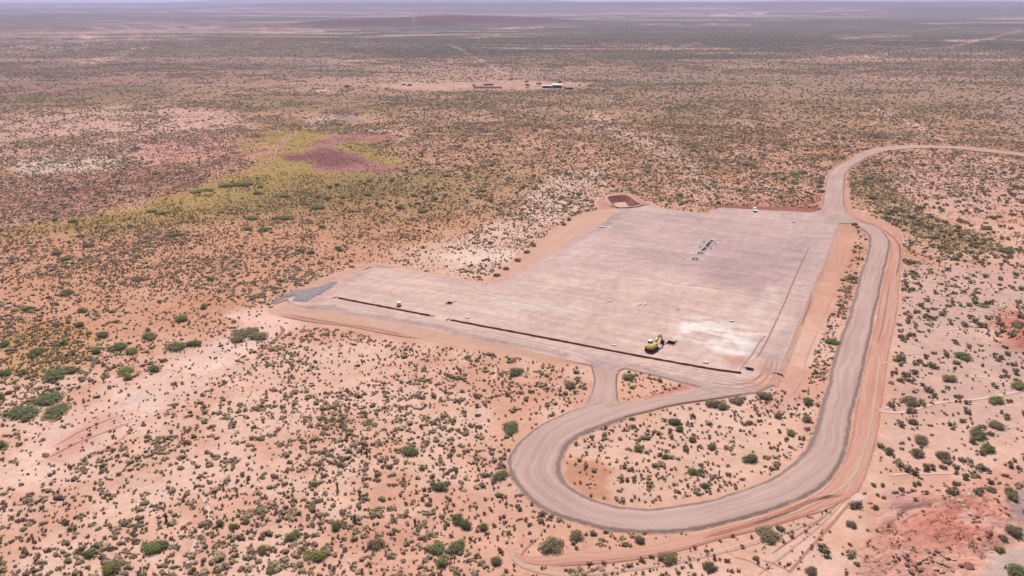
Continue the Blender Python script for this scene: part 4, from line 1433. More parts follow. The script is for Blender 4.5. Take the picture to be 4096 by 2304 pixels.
slab(2711, 1238, 1.1, 1.3, 0.25, 0.2, "small grey block in a ring of spoil in the middle of the pad", 'concrete_d')
slab(2926, 1286, 1.5, 1.2, 0.45, 0.1, "white block beyond the white lime patch")
slab(2823, 1451, 1.6, 1.2, 0.4, -0.1, "cream block between lime patch and trench", 'concrete')
slab(2456, 1382, 1.5, 0.9, 0.3, 0.2, "pale block left of the excavator by the trench")
slab(2439, 1205, 1.4, 0.9, 0.3, 0.0, "pale block on the left middle of the pad")
slab(2407, 910, 2.6, 1.3, 0.5, 0.1, "long white block at the sandy rear left edge of the pad")
slab(3130, 859, 1.5, 1.0, 0.4, 0.0, "white block right of the parked car")
slab(3176, 889, 1.7, 1.2, 0.35, 0.1, "pale block near the road junction", 'concrete_d')
slab(1870, 1272, 1.4, 1.0, 0.35, 0.0, "cream block just behind the gap in the trench")
slab(2704, 1364, 0.8, 0.8, 0.5, 0.3, "white block beside the orange netted pit")
slab(1821, 1206, 0.9, 0.6, 0.35, 0.1, "white block beside the small red pit")
for k, (u, v) in enumerate(((2559, 1218), (2581, 1218))):
    slab(u, v, 0.55, 2.6, 0.35, 0.0, ("left" if k == 0 else "right") + " one of the two parallel white sleepers")
# stub foundations either side of the pit row
for k, (u, v, nm) in enumerate(((2815.5, 968, "far left"), (2801, 989, "near left"), (2860, 974, "far right"), (2845, 995, "near right"))):
    e = tag(empty("stub_foundation", G(u, v, PADZ), AX), "small twin post foundation at the %s of the pit row" % nm, "foundation", "stub foundations round the pit row")
    MB().box((0, 0, 0.05), (0.7, 1.5, 0.16), bev=0.03).build("footing", M['concrete_d'], e)
    for s in (-1, 1):
        MB().box((0.16 * s, 0.25, 0.5), (0.16, 0.16, 0.8), bev=0.02).build("post", M['concrete'], e)
    MB().box((0.1, -0.35, 0.18), (0.4, 0.4, 0.14)).build("sump", M['pitdark'], e)
sp = [(2792, 968, "second far left"), (2780, 989, "second near left"), (2768, 1011.5, "left of the farther pedestal pit"), (2753, 1036, "left of the nearer pedestal pit"),
      (2869, 971, "far right"), (2851, 991, "mid right"), (2829.5, 1013, "right of the farther pedestal pit"), (2809.5, 1035, "right of the nearer pedestal pit"), (2855, 956, "behind the pit row"),
      (2437, 908, "beside the long white block")]
for k, (u, v, nm) in enumerate(sp):
    rnd = random.Random(k)
    vs, fs = [(0, 0, 0.16)], []
    for i in range(14):
        a = 2 * math.pi * i / 14
        rr = 1 + rnd.uniform(-0.2, 0.2)
        vs.append((0.55 * rr * math.cos(a), 0.8 * rr * math.sin(a), 0.1))
    for i in range(14):
        a = 2 * math.pi * i / 14
        rr = 1 + rnd.uniform(-0.2, 0.2)
        vs.append((0.9 * rr * math.cos(a), 1.3 * rr * math.sin(a), -0.02))
    for i in range(14):
        j = (i + 1) % 14
        fs += [(0, 1 + i, 1 + j), (1 + i, 15 + i, 15 + j, 1 + j)]
    o = link("spoil_patch", mesh_np("spoil_patch", vs, fs, smooth=True), M['lime'], None, G(u, v, PADZ + 0.02))
    o.rotation_euler = (0, 0, AX)
    tag(o, "low pale spoil patch, " + nm, "spoil", "pale spoil patches round the foundations")


# ------------------------------------------------------------------ culvert headwalls
def headwall(u, v, w, ang, label, wing=0.9, h=0.75, deep=True):
    e = tag(empty("culvert_headwall", G(u, v, PADZ), AX + ang), label, "headwall", "concrete culvert headwalls")
    MB().box((0, 0, h / 2 - 0.45), (w, 0.25, h + 0.2), bev=0.03).build("head_wall", M['concrete'], e)
    for s in (-1, 1):
        Mx = Matrix.Translation((s * (w / 2 - 0.08), -0.06, 0)) @ Matrix.Rotation(s * 0.45, 4, 'Z')
        MB().box((0, -wing / 2, h / 2 - 0.5), (0.2, wing, h), Mx, bev=0.03).build("wing_wall", M['concrete'], e)
    MB().cyl((0, -0.30, -0.12), (0, -0.10, -0.12), 0.32, 14).build("pipe_mouth", M['black'], e)
    return e


headwall(2998, 1473, 2.7, 0.0, "concrete headwall at the right end of the long trench")
headwall(3113, 1495, 3.0, -0.05, "concrete headwall by the red washed corner of the pad")
headwall(1338, 1191, 1.9, 1.2, "pale headwall at the left end of the short trench", 0.8)
headwall(1735, 1263, 1.4, -1.5, "pale headwall where the short trench stops at the gap", 0.7)
headwall(1790, 1279, 1.7, 1.5, "pale headwall where the long trench starts at the gap", 0.7)
headwall(1272, 1178, 1.9, 0.7, "small pale headwall set in the blue gravel heap", 0.8)

# ------------------------------------------------------------------ water tank
tk = tag(empty("water_tank", G(1596, 1224, PADZ), AX), "cream round water tank on a dark skid behind the short trench", "tank")
MB().cyl((0, 0, 0.32), (0, 0, 1.55), 0.72, 20).build("shell", M['cream'], tk, True)
MB().cyl((0, 0, 1.55), (0, 0, 1.75), 0.74, 20, 0.30).build("top", M['white'], tk)
MB().cyl((0, 0, 1.75), (0, 0, 1.84), 0.2, 12).build("lid", M['white'], tk)
for s in (-1, 1):
    MB().box((0.5 * s, 0, 0.15), (0.18, 1.7, 0.3)).build("skid", M['black'], tk)
MB().box((0, 0, 0.26), (1.3, 1.3, 0.12)).build("base_plate", M['steel'], tk)


# ------------------------------------------------------------------ excavator
def build_excavator():
    p = G(2607, 1400, PADZ)
    q = G(2652, 1371, PADZ)
    hd = math.atan2(q.y - p.y, q.x - p.x) - math.pi / 2
    e = tag(empty("excavator", p, hd), "yellow tracked excavator working between trench and orange netted pit", "excavator")
    for s in (-1, 1):
        prof = []
        for i in range(9):
            a = math.pi / 2 + math.pi * i / 8
            prof.append((-1.65 + 0.45 * math.cos(a), 0.46 + 0.45 * math.sin(a)))
        for i in range(9):
            a = -math.pi / 2 + math.pi * i / 8
            prof.append((1.65 + 0.45 * math.cos(a), 0.46 + 0.45 * math.sin(a)))
        t = MB().prism(prof, s * 1.2 - 0.3, s * 1.2 + 0.3).build("track", M['black'], e)
        for yy in (-1.65, 1.65):
            MB().cyl((s * 1.2 - 0.32, yy, 0.46), (s * 1.2 + 0.32, yy, 0.46), 0.3, 14).build("sprocket", M['steel'], t)
        sh = MB()
        for i in range(13):
            sh.box((s * 1.2, -1.7 + i * 0.283, 0.93), (0.58, 0.1, 0.05))
        sh.build("grouser", M['steel'], t)
        MB().box((s * 0.86, 0, 0.5), (0.12, 2.6, 0.35), bev=0.03).build("track_frame", M['steel'], e)
    MB().cyl((0, 0, 0.75), (0, 0, 1.08), 0.75, 18).build("slew_ring", M['black'], e)
    # house with rounded counterweight
    ring = []
    for x, y in ((-1.38, 1.25), (-1.40, -1.6)):
        ring.append((x, y))
    for i in range(11):
        a = math.pi + math.pi * i / 10
        ring.append((1.38 * math.cos(a), -2.0 + 0.75 * math.sin(a)))
    ring += [(1.40, -1.6), (1.38, 1.25)]
    n = len(ring)

    def plate(z0, z1, k0=1.0, k1=1.0):
        mb = MB()
        vs = [(x * k0, y * k0, z0) for x, y in ring] + [(x * k1, y * k1, z1) for x, y in ring]
        fs = [tuple(range(n - 1, -1, -1)), tuple(range(n, 2 * n))] + [(i, (i + 1) % n, n + (i + 1) % n, n + i) for i in range(n)]
        return mb.add(vs, fs)
    plate(1.06, 1.24, 0.97, 0.98).build("turntable", M['black'], e)
    hs = plate(1.244, 2.02).build("house", M['yellow'], e)
    plate(2.024, 2.16, 0.985, 0.93).build("hood_edge", M['yellow'], hs)
    MB().box((0.15, -1.35, 2.24), (1.9, 1.25, 0.22), bev=0.06).build("engine_cover", M['engine'], e)
    MB().box((0.15, -1.95, 2.20), (1.9, 0.18, 0.14), bev=0.03).build("grille", M['black'], e)
    MB().cyl((0.9, -0.65, 2.15), (0.9, -0.65, 2.75), 0.07, 10).build("exhaust", M['steel'], e)
    MB().box((0.95, 0.55, 2.16), (0.75, 1.3, 0.3), bev=0.05).build("fuel_tank", M['yellow'], e)
    # cab
    cab = MB().prism([(-0.45, 1.25), (1.22, 1.25), (1.35, 1.9), (1.05, 2.92), (-0.40, 2.92)], -1.36, -0.42).build("cab", M['yellow'], e)
    MB().box((-0.89, 0.32, 2.96), (1.02, 1.56, 0.1), bev=0.03).build("roof", M['white'], cab)
    MB().box((-0.89, -0.465, 2.38), (0.74, 0.03, 0.72)).build("window", M['glass'], cab)
    MB().box((-1.372, 0.35, 2.35), (0.03, 1.1, 0.8)).build("window", M['glass'], cab)
    MB().box((-0.408, 0.35, 2.45), (0.03, 1.0, 0.62)).build("window", M['glass'], cab)
    Mw = Matrix.Translation((-0.89, 1.235, 2.38)) @ Matrix.Rotation(0.285, 4, 'X')
    MB().box((0, 0, 0), (0.78, 0.03, 0.86), Mw).build("windscreen", M['glass'], cab)
    # boom, arm, bucket
    MB().prism([(0.75, 1.5), (1.25, 1.45), (2.6, 2.75), (4.9, 3.15), (5.2, 3.38), (4.9, 3.62), (3.2, 3.55), (2.1, 3.05)], -0.04, 0.44).build("boom", M['yellow'], e)
    MB().prism([(4.55, 3.75), (4.95, 3.95), (5.45, 3.45), (6.75, 1.35), (6.6, 1.1), (6.4, 1.12), (5.05, 3.05)], 0.06, 0.34).build("stick", M['yellow'], e)
    bk = MB().prism([(6.35, 1.15), (6.8, 1.25), (7.05, 0.8), (6.9, 0.25), (6.35, 0.02), (5.85, 0.12), (6.3, 0.45)], -0.38, 0.78).build("bucket", M['black'], e)
    tt = MB()
    for i in range(5):
        tt.box((-0.3 + i * 0.25, 5.78, 0.1), (0.1, 0.26, 0.08))
    tt.build("tooth", M['steel'], bk)
    for s in (-0.14, 0.54):
        MB().cyl((s, 1.2, 1.6), (s, 2.7, 2.85), 0.09, 10).build("boom_cylinder", M['steel'], e)
    MB().cyl((0.2, 2.8, 3.62), (0.2, 4.6, 3.95), 0.1, 10).build("arm_cylinder", M['steel'], e)
    MB().cyl((0.2, 5.35, 3.65), (0.2, 6.6, 1.75), 0.08, 10).build("bucket_cylinder", M['steel'], e)
    for s in (-1, 1):
        MB().box((s * 1.32, 1.1, 2.3), (0.05, 0.05, 0.5)).build("mirror_post", M['black'], e)


build_excavator()


# ------------------------------------------------------------------ parked car
def build_car():
    e = tag(empty("car", G(3019, 845, PADZ), R(-10)), "white parked car facing the pad at its rear edge", "car")
    # local: -y is the front
    prof = [(-2.35, 0.38), (-2.42, 0.62), (-2.36, 0.90), (-2.15, 1.02), (-1.05, 1.12), (-0.95, 1.14), (2.1, 1.16), (2.3, 1.08), (2.36, 0.7), (2.3, 0.38)]
    b = MB().prism(prof, -0.9, 0.9).build("body", M['white'], e)
    cabv = [(-0.80, -1.02, 1.13), (0.80, -1.02, 1.13), (0.84, 2.18, 1.14), (-0.84, 2.18, 1.14), (-0.66, -0.28, 1.72), (0.66, -0.28, 1.72), (0.68, 1.75, 1.75), (-0.68, 1.75, 1.75)]
    c = MB().add(cabv, [(4, 5, 6, 7), (0, 1, 5, 4), (1, 2, 6, 5), (2, 3, 7, 6), (3, 0, 4, 7)]).build("cabin", M['white'], e)

    def pane(i, j, k, l, s, name):
        P = [Vector(cabv[q]) for q in (i, j, k, l)]
        cc = sum(P, Vector()) / 4
        nn = (P[1] - P[0]).cross(P[2] - P[0]).normalized()
        if nn.dot(cc - Vector((0, 0.6, 1.4))) < 0:
            nn = -nn
        Q = [cc + (q - cc) * s + nn * 0.012 for q in P]
        MB().add(Q, [(0, 1, 2, 3)]).build(name, M['glass'], c)
    pane(0, 1, 5, 4, 0.86, "windscreen")
    pane(1, 2, 6, 5, 0.82, "side_window")
    pane(3, 0, 4, 7, 0.82, "side_window")
    pane(2, 3, 7, 6, 0.82, "rear_window")
    MB().box((0, -2.40, 0.74), (1.15, 0.06, 0.3), bev=0.02).build("grille", M['black'], e)
    MB().box((0, -2.40, 0.42), (1.84, 0.24, 0.26), bev=0.04).build("bumper", M['black'], e)
    MB().box((0, 2.36, 0.48), (1.80, 0.2, 0.24), bev=0.04).build("bumper", M['black'], e)
    for s in (-1, 1):
        MB().box((s * 0.73, -2.37, 0.84), (0.3, 0.08, 0.18), bev=0.02).build("headlight", M['lamp'], e)
        MB().box((s * 1.0, -0.75, 1.2), (0.18, 0.12, 0.16), bev=0.02).build("mirror", M['white'], e)
        for y in (-1.45, 1.45):
            w = MB().cyl((s * 0.72, y, 0.36), (s * 0.95, y, 0.36), 0.36, 18).build("wheel", M['black'], e)
            MB().cyl((s * 0.93, y, 0.36), (s * 0.965, y, 0.36), 0.21, 14).build("rim", M['steel'], w)


build_car()


# ------------------------------------------------------------------ far ranch
def shed(u0, u1, v, depth, h, label, roof='roof', ridge=0.7, wall='shed', name="ranch_shed"):
    a, b = G(u0, v), G(u1, v)
    w = (b - a).length
    c = (a + b) / 2
    z = float(height(np.array([c.x]), np.array([c.y]))[0])
    e = tag(empty(name, (c.x, c.y + depth / 2, z), math.atan2((b - a).y, (b - a).x)), label, "shed", "ranch buildings in the far clearing")
    MB().box((0, 0, h / 2 - 0.3), (w, depth, h + 0.6)).build("wall", M[wall], e)
    MB().prism([(-depth / 2 - 0.5, h), (0, h + ridge), (depth / 2 + 0.5, h), (depth / 2 + 0.5, h + 0.15), (0, h + ridge + 0.18), (-depth / 2 - 0.5, h + 0.15)], -w / 2 - 0.4, w / 2 + 0.4).build("roof", M[roof], e)
    k = max(1, int(w / 6))
    for i in range(k):
        MB().box((-w / 2 + (i + 0.5) * w / k, -depth / 2 - 0.03, h * 0.42), (1.6, 0.06, h * 0.7)).build("door", M['black'], e)


shed(2170, 2207, 353, 7, 2.6, "long low white roofed shed, left of the joined pair")
shed(2210, 2247, 352, 9, 3.4, "taller white roofed shed, right of the joined pair", ridge=1.4)
shed(2259, 2293, 358, 4, 1.8, "low dark flat shed in front of the white roofed pair", roof='shed', ridge=0.15)
shed(1934, 1974, 342, 4, 1.6, "low dark shelter behind the corral", roof='shed', ridge=0.2)
shed(1609, 1620, 341, 3, 2.2, "tiny white roofed hut at the left end of the far clearing")
shed(1632, 1646, 344, 4, 1.8, "low dark hut at the left end of the far clearing", roof='shed', ridge=0.2)
# corral
ca, cb = G(1895, 355), G(2005, 353)
z0 = float(height(np.array([ca.x]), np.array([ca.y]))[0])
cor = tag(empty("corral", (ca.x, ca.y, z0)), "long dark timber corral in the far ranch clearing", "corral")
Lc = (cb - ca).length
for row in (0, 12):
    for i in range(int(Lc / 3) + 1):
        MB().box((i * 3, row, 0.8), (0.3, 0.3, 1.9)).build("post", M['rail'], cor)
    for hz in (0.5, 1.0, 1.5):
        MB().box((Lc / 2, row, hz), (Lc, 0.12, 0.3)).build("rail", M['rail'], cor)
for k in range(0, 5):
    MB().box((k * Lc / 4, 6, 0.9), (0.25, 11.6, 1.4)).build("cross_fence", M['rail'], cor)


# ------------------------------------------------------------------ boulders
def rock_mesh(seed, flat=0.6, rough=0.22):
    rnd = random.Random(seed)
    import bmesh
    bm = bmesh.new()
    bmesh.ops.create_icosphere(bm, subdivisions=2, radius=0.5)
    axes = [(Vector((rnd.uniform(-1, 1), rnd.uniform(-1, 1), rnd.uniform(-0.6, 1))).normalized(), rnd.uniform(0.26, 0.42)) for _ in range(8)]
    for v in bm.verts:
        for a, d in axes:
            k = v.co.dot(a)
            if k > d:
                v.co -= a * (k - d)
        v.co += Vector((rnd.uniform(-1, 1), rnd.uniform(-1, 1), rnd.uniform(-1, 1))) * 0.02
        v.co.z *= flat
    me = bpy.data.meshes.new("boulder")
    bm.to_mesh(me)
    bm.free()
    return me


ROCKS = [rock_mesh(s, f) for s, f in ((1, 0.7), (2, 0.55), (3, 0.85), (4, 0.45), (5, 0.65), (6, 0.4), (7, 0.75))]
BOULD = [(3671, 2262, 1.7, 'b'), (3694, 2250, 1.5, 'b'), (3704, 2264, 1.3, 'b'), (3722, 2242, 0.9, 'd'), (3758, 2260, 1.9, 'b'), (3786, 2271, 1.7, 'b'), (3744, 2288, 1.6, 'b'),
         (3766, 2298, 1.5, 'b'), (3788, 2242, 1.4, 'b'), (3769, 2233, 1.3, 'b'), (3811, 2248, 1.2, 'b'), (3727, 2258, 1.2, 'd'), (3625, 2227, 1.3, 'b'), (3708, 2215, 1.6, 'd'), (3752, 2216, 1.5, 'd'),
         (3651, 2214, 1.2, 'd'), (3617, 2243, 1.4, 'd'), (3592, 2243, 1.2, 'd'), (3551, 2260, 1.6, 'd'), (3574, 2255, 1.1, 'd'), (3627, 2268, 1.0, 'd'), (3681, 2286, 1.5, 'd'), (3644, 2293, 1.6, 'd'),
         (3590, 2293, 1.2, 'd'), (3874, 2274, 2.3, 'r'), (3808, 2295, 1.2, 'd'), (3840, 2272, 1.3, 'r'), (3570, 2236, 0.7, 'd'), (3660, 2240, 0.7, 'd'), (3735, 2226, 0.8, 'd'),
         (3607, 1983, 1.6, 'd'), (3632, 1973, 1.5, 'd'), (3590, 1990, 1.0, 'd'), (3879, 2002, 1.9, 'b'), (3908, 1995, 1.7, 'r'), (3837, 2029, 1.8, 'b'), (3854, 2046, 1.4, 'b'), (3864, 2054, 1.4, 'd'),
         (3874, 2080, 1.6, 'b'), (3901, 2088, 1.4, 'r'), (3888, 2100, 1.2, 'b'), (3907, 2111, 1.3, 'r'), (3903, 2132, 1.1, 'r'), (3950, 2154, 2.1, 'r'), (3944, 2166, 1.3, 'r'), (3911, 2176, 1.2, 'r'),
         (3996, 2063, 1.2, 'r'), (4013, 2054, 1.1, 'r'), (4025, 2078, 1.2, 'r'), (3772, 2015, 1.0, 'r'), (3768, 2005, 0.9, 'r'), (3740, 2140, 0.8, 'r'), (3842, 2112, 1.0, 'b'), (3860, 2140, 0.8, 'r')]
RL = {'b': ("cream sandstone boulder", 'boulder'), 'd': ("grey brown sandstone slab", 'boulder_d'), 'r': ("red rock slab", 'boulder_r')}
for me in ROCKS:
    pass
rock_var = {}
for k, (u, v, s, kd) in enumerate(BOULD):
    rnd = random.Random(100 + k)
    key = (rnd.randrange(7), kd)
    if key not in rock_var:
        me = ROCKS[key[0]].copy()
        me.materials.append(M[RL[kd][1]])
        rock_var[key] = me
    p = G(u, v)
    z = float(height(np.array([p.x]), np.array([p.y]))[0])
    o = link("boulder", rock_var[key], None, None, (p.x, p.y, z + 0.10 * s))
    o.rotation_euler = (rnd.uniform(-.25, .25), rnd.uniform(-.25, .25), rnd.uniform(0, 6.28))
    o.scale = (s * rnd.uniform(.9, 1.25), s * rnd.uniform(0.75, 1.0), s * rnd.uniform(.75, 1.05))
    wx = "left end" if u < 3640 else ("right end" if u > 3780 else "middle")
    wy = "top" if v < 2050 else ("foot" if v > 2125 else "middle")
    where = "at the %s of the tumbled corner rocks" % wx if v > 2200 else ("on the bare mauve rise by the road bend" if u < 3700 else "near the %s of the red outcrop" % wy)
    tag(o, ("large " if s > 1.55 else ("small " if s < 1.15 else "")) + RL[kd][0] + " " + where, "boulder", "%s, %s" % (RL[kd][0], "tumbled corner" if v > 2200 else ("mauve rise" if u < 3700 else "red outcrop")))


# ------------------------------------------------------------------ plants
def leaf_cloud(seed, lobes, n, size, up=0.35, elong=1.6, core=None):
    """n leafy faces spread through ellipsoid lobes (cx,cy,cz,rx,ry,rz)"""
    rs = np.random.RandomState(seed)
    wts = np.array([l[3] * l[4] * l[5] for l in lobes]) ** 0.67
    wts /= wts.sum()
    li = rs.choice(len(lobes), n, p=wts)
    L = np.array(lobes)[li]
    d = rs.normal(size=(n, 3))
    d[:, 2] = np.abs(d[:, 2]) * 0.9 - 0.25
    d /= np.linalg.norm(d, axis=1)[:, None]
    rad = rs.uniform(0.45, 1.08, n) ** 0.6
    c = L[:, :3] + d * L[:, 3:] * rad[:, None]
    c[:, 2] = np.maximum(c[:, 2], size * 0.3)
    nrm = d + rs.normal(scale=0.55, size=(n, 3))
    nrm[:, 2] += up
    nrm /= np.linalg.norm(nrm, axis=1)[:, None]
    t = np.cross(nrm, rs.normal(size=(n, 3)))
    t /= np.linalg.norm(t, axis=1)[:, None]
    b = np.cross(nrm, t)
    s = size * rs.uniform(0.6, 1.35, n)[:, None]
    a0, b0 = t * s * elong / 2, b * s / 2
    V = np.stack([c - a0 - b0 * 0.4, c - b0 * 0.2 + a0 * 0.1 - b0, c + a0 + b0 * 0.3, c + b0 - a0 * 0.15], 1).reshape(-1, 3)
    F = np.arange(4 * n).reshape(n, 4)
    return V, F


def stems(mb, seed, n, h, spread, r0):
    rnd = random.Random(seed)
    for i in range(n):
        a = 2 * math.pi * (i + rnd.random() * 0.6) / n
        d = spread * rnd.uniform(0.5, 1.0)
        p = Vector((0.06 * math.cos(a), 0.06 * math.sin(a), -0.1))
        m = Vector((d * 0.45 * math.cos(a), d * 0.45 * math.sin(a), h * 0.45))
        q = Vector((d * math.cos(a + 0.3), d * math.sin(a + 0.3), h * rnd.uniform(0.75, 1.0)))
        mb.cyl(p, m, r0, 5, r0 * 0.6)
        mb.cyl(m, q, r0 * 0.6, 5, r0 * 0.2)
    return mb


def core_blob(seed, lobes, k=0.62):
    """woody, twiggy heart of a shrub, a solid core added to block light"""
    rnd = random.Random(seed)
    V, F = [], []
    for cx, cy, cz, rx, ry, rz in lobes:
        b = len(V)
        rows, n = 3, 7
        V.append((cx, cy, cz + rz * k))
        for i in range(rows):
            ph = math.pi * (i + 1) / (rows + 1.0)
            for j in range(n):
                a = 2 * math.pi * j / n
                q = k * rnd.uniform(0.75, 1.15)
                V.append((cx + rx * q * math.sin(ph) * math.cos(a), cy + ry * q * math.sin(ph) * math.sin(a), max(-0.05, cz + rz * q * math.cos(ph))))
        for j in range(n):
            F.append((b, b + 1 + j, b + 1 + (j + 1) % n))
        for i in range(rows - 1):
            for j in range(n):
                F.append((b + 1 + i * n + j, b + 1 + (i + 1) * n + j, b + 1 + (i + 1) * n + (j + 1) % n, b + 1 + i * n + (j + 1) % n))
    return V, F


def two_mat_mesh(name, Vl, Fl, ml, Vc, Fc, mc):
    V = np.concatenate([Vl, np.array(Vc).reshape(-1, 3)])
    F = [tuple(f) for f in Fl.tolist()] + [tuple(len(Vl) + i for i in f) for f in Fc]
    me = mesh_np(name, V, F)
    me.materials.append(ml)
    me.materials.append(mc)
    idx = np.zeros(len(me.polygons), np.int32)
    idx[len(Fl):] = 1
    me.polygons.foreach_set("material_index", idx)
    return me


def shrub_mesh(name, seed, kind):
    rnd = random.Random(seed)
    if kind == 'sage':                       # unit: about 1 m across
        lobes = [(rnd.uniform(-.30, .30), rnd.uniform(-.30, .30), rnd.uniform(.12, .24), rnd.uniform(.15, .30), rnd.uniform(.15, .30), rnd.uniform(.16, .36)) for _ in range(rnd.choice((3, 4, 5, 6)))]
        V, F = leaf_cloud(seed, lobes, 190, 0.10, up=0.6)
        Vc, Fc = core_blob(seed, lobes, 0.58)
        return two_mat_mesh(name, V, F, M['sage'], Vc, Fc, M['twig_core'])
    if kind == 'creo':
        lobes = [(rnd.uniform(-.30, .30), rnd.uniform(-.30, .30), rnd.uniform(.18, .34), rnd.uniform(.14, .28), rnd.uniform(.14, .28), rnd.uniform(.2, .36)) for _ in range(rnd.choice((4, 5, 6)))]
        V, F = leaf_cloud(seed, lobes, 190, 0.085, up=0.35)
        mb = stems(MB(), seed, 7, 0.55, 0.42, 0.018)
        Vc, Fc = core_blob(seed, lobes, 0.55)
        b = len(Vc)
        return two_mat_mesh(name, V, F, M['creo'], list(Vc) + mb.v, list(Fc) + [tuple(b + i for i in f) for f in mb.f], M['stem'])
    if kind == 'tuft':
        rs = np.random.RandomState(seed)
        n = 26
        a = rs.uniform(0, 6.283, n)
        sp = rs.uniform(0.1, 0.5, n)
        hh = rs.uniform(0.25, 0.55, n)
        base = np.stack([0.12 * np.cos(a), 0.12 * np.sin(a), np.zeros(n)], -1)
        tip = np.stack([sp * np.cos(a), sp * np.sin(a), hh], -1)
        side = np.stack([-np.sin(a), np.cos(a), np.zeros(n)], -1) * 0.07
        V = np.stack([base - side, base + side, tip + side * 0.5, tip - side * 0.5], 1).reshape(-1, 3)
        return V, np.arange(4 * n).reshape(n, 4)


M['dry'] = leaf_material("dry_shrub_leaf", (0.40, 0.27, 0.17), (0.24, 0.155, 0.105), 0.25)
SAGE = [shrub_mesh("sage_shrub", 200 + i, 'sage') for i in range(7)]
CREO = [shrub_mesh("creosote_shrub", 300 + i, 'creo') for i in range(6)]
for lst, ks in ((SAGE, (1, 4)), (CREO, (2,))):
    for k_ in ks:
        me_ = lst[k_].copy()
        me_.materials[0] = M['dry']
        lst.append(me_)
TUFT, GOLD = [], []
for i in range(4):
    V, F = shrub_mesh("tuft", 400 + i, 'tuft')
    for lst, mt in ((TUFT, 'tuft'), (GOLD, 'golden')):
        me = mesh_np("dry_tuft", V, F)
        me.materials.append(M[mt])
        lst.append(me)


def bush_parts(seed, kind):
    """large spreading bush, about 1 m across in local units: crown and stems as two meshes"""
    rnd = random.Random(seed)
    nl = rnd.choice((5, 6, 7))
    lobes = []
    for i in range(nl):
        a = 2 * math.pi * (i + rnd.random() * 0.5) / nl
        d = rnd.uniform(0.10, 0.30)
        lobes.append((d * math.cos(a), d * math.sin(a) * 0.9, rnd.uniform(0.11, 0.19), rnd.uniform(.13, .22), rnd.uniform(.13, .22), rnd.uniform(.13, .21)))
    lobes.append((0, 0, 0.2, 0.2, 0.2, 0.18))
    V, F = leaf_cloud(seed, lobes, 1500, 0.027, up=0.45)
    Vc, Fc = core_blob(seed, lobes, 0.5)
    crown = two_mat_mesh("crown", V, F, M[kind], Vc, Fc, M['stem'])
    mb = stems(MB(), seed, 8, 0.3, 0.36, 0.013)
    st = mesh_np("stem", mb.v, mb.f)
    st.materials.append(M['stem'])
    return crown, st


BUSH = {k: [bush_parts(500 + 10 * j + i, k) for i in range(4)] for j, k in enumerate(('mesq', 'bright', 'creo'))}


def zat(x, y):
    return float(height(np.array([x]), np.array([y]))[0])


def put_bush(u, v, rpx, kind, label, group, seed, cat="bush", name="desert_bush", zs=1.0):
    p = G(u, v)
    d = math.hypot(p.x, math.hypot(p.y, CAM_H))
    w = max(1.2, 2.0 * rpx * d / FPX)
    rnd = random.Random(seed)
    cr, st = BUSH[kind][rnd.randrange(4)]
    s = w * 1.2
    e = empty(name, (p.x, p.y, zat(p.x, p.y) - 0.03), rnd.uniform(0, 6.28), (s * rnd.uniform(.92, 1.1), s * rnd.uniform(.85, 1.05), min(s, 4.2) * rnd.uniform(.85, 1.1) * zs))
    tag(e, label, cat, group)
    link("crown", cr, None, e)
    link("stem", st, None, e)
    return e, w


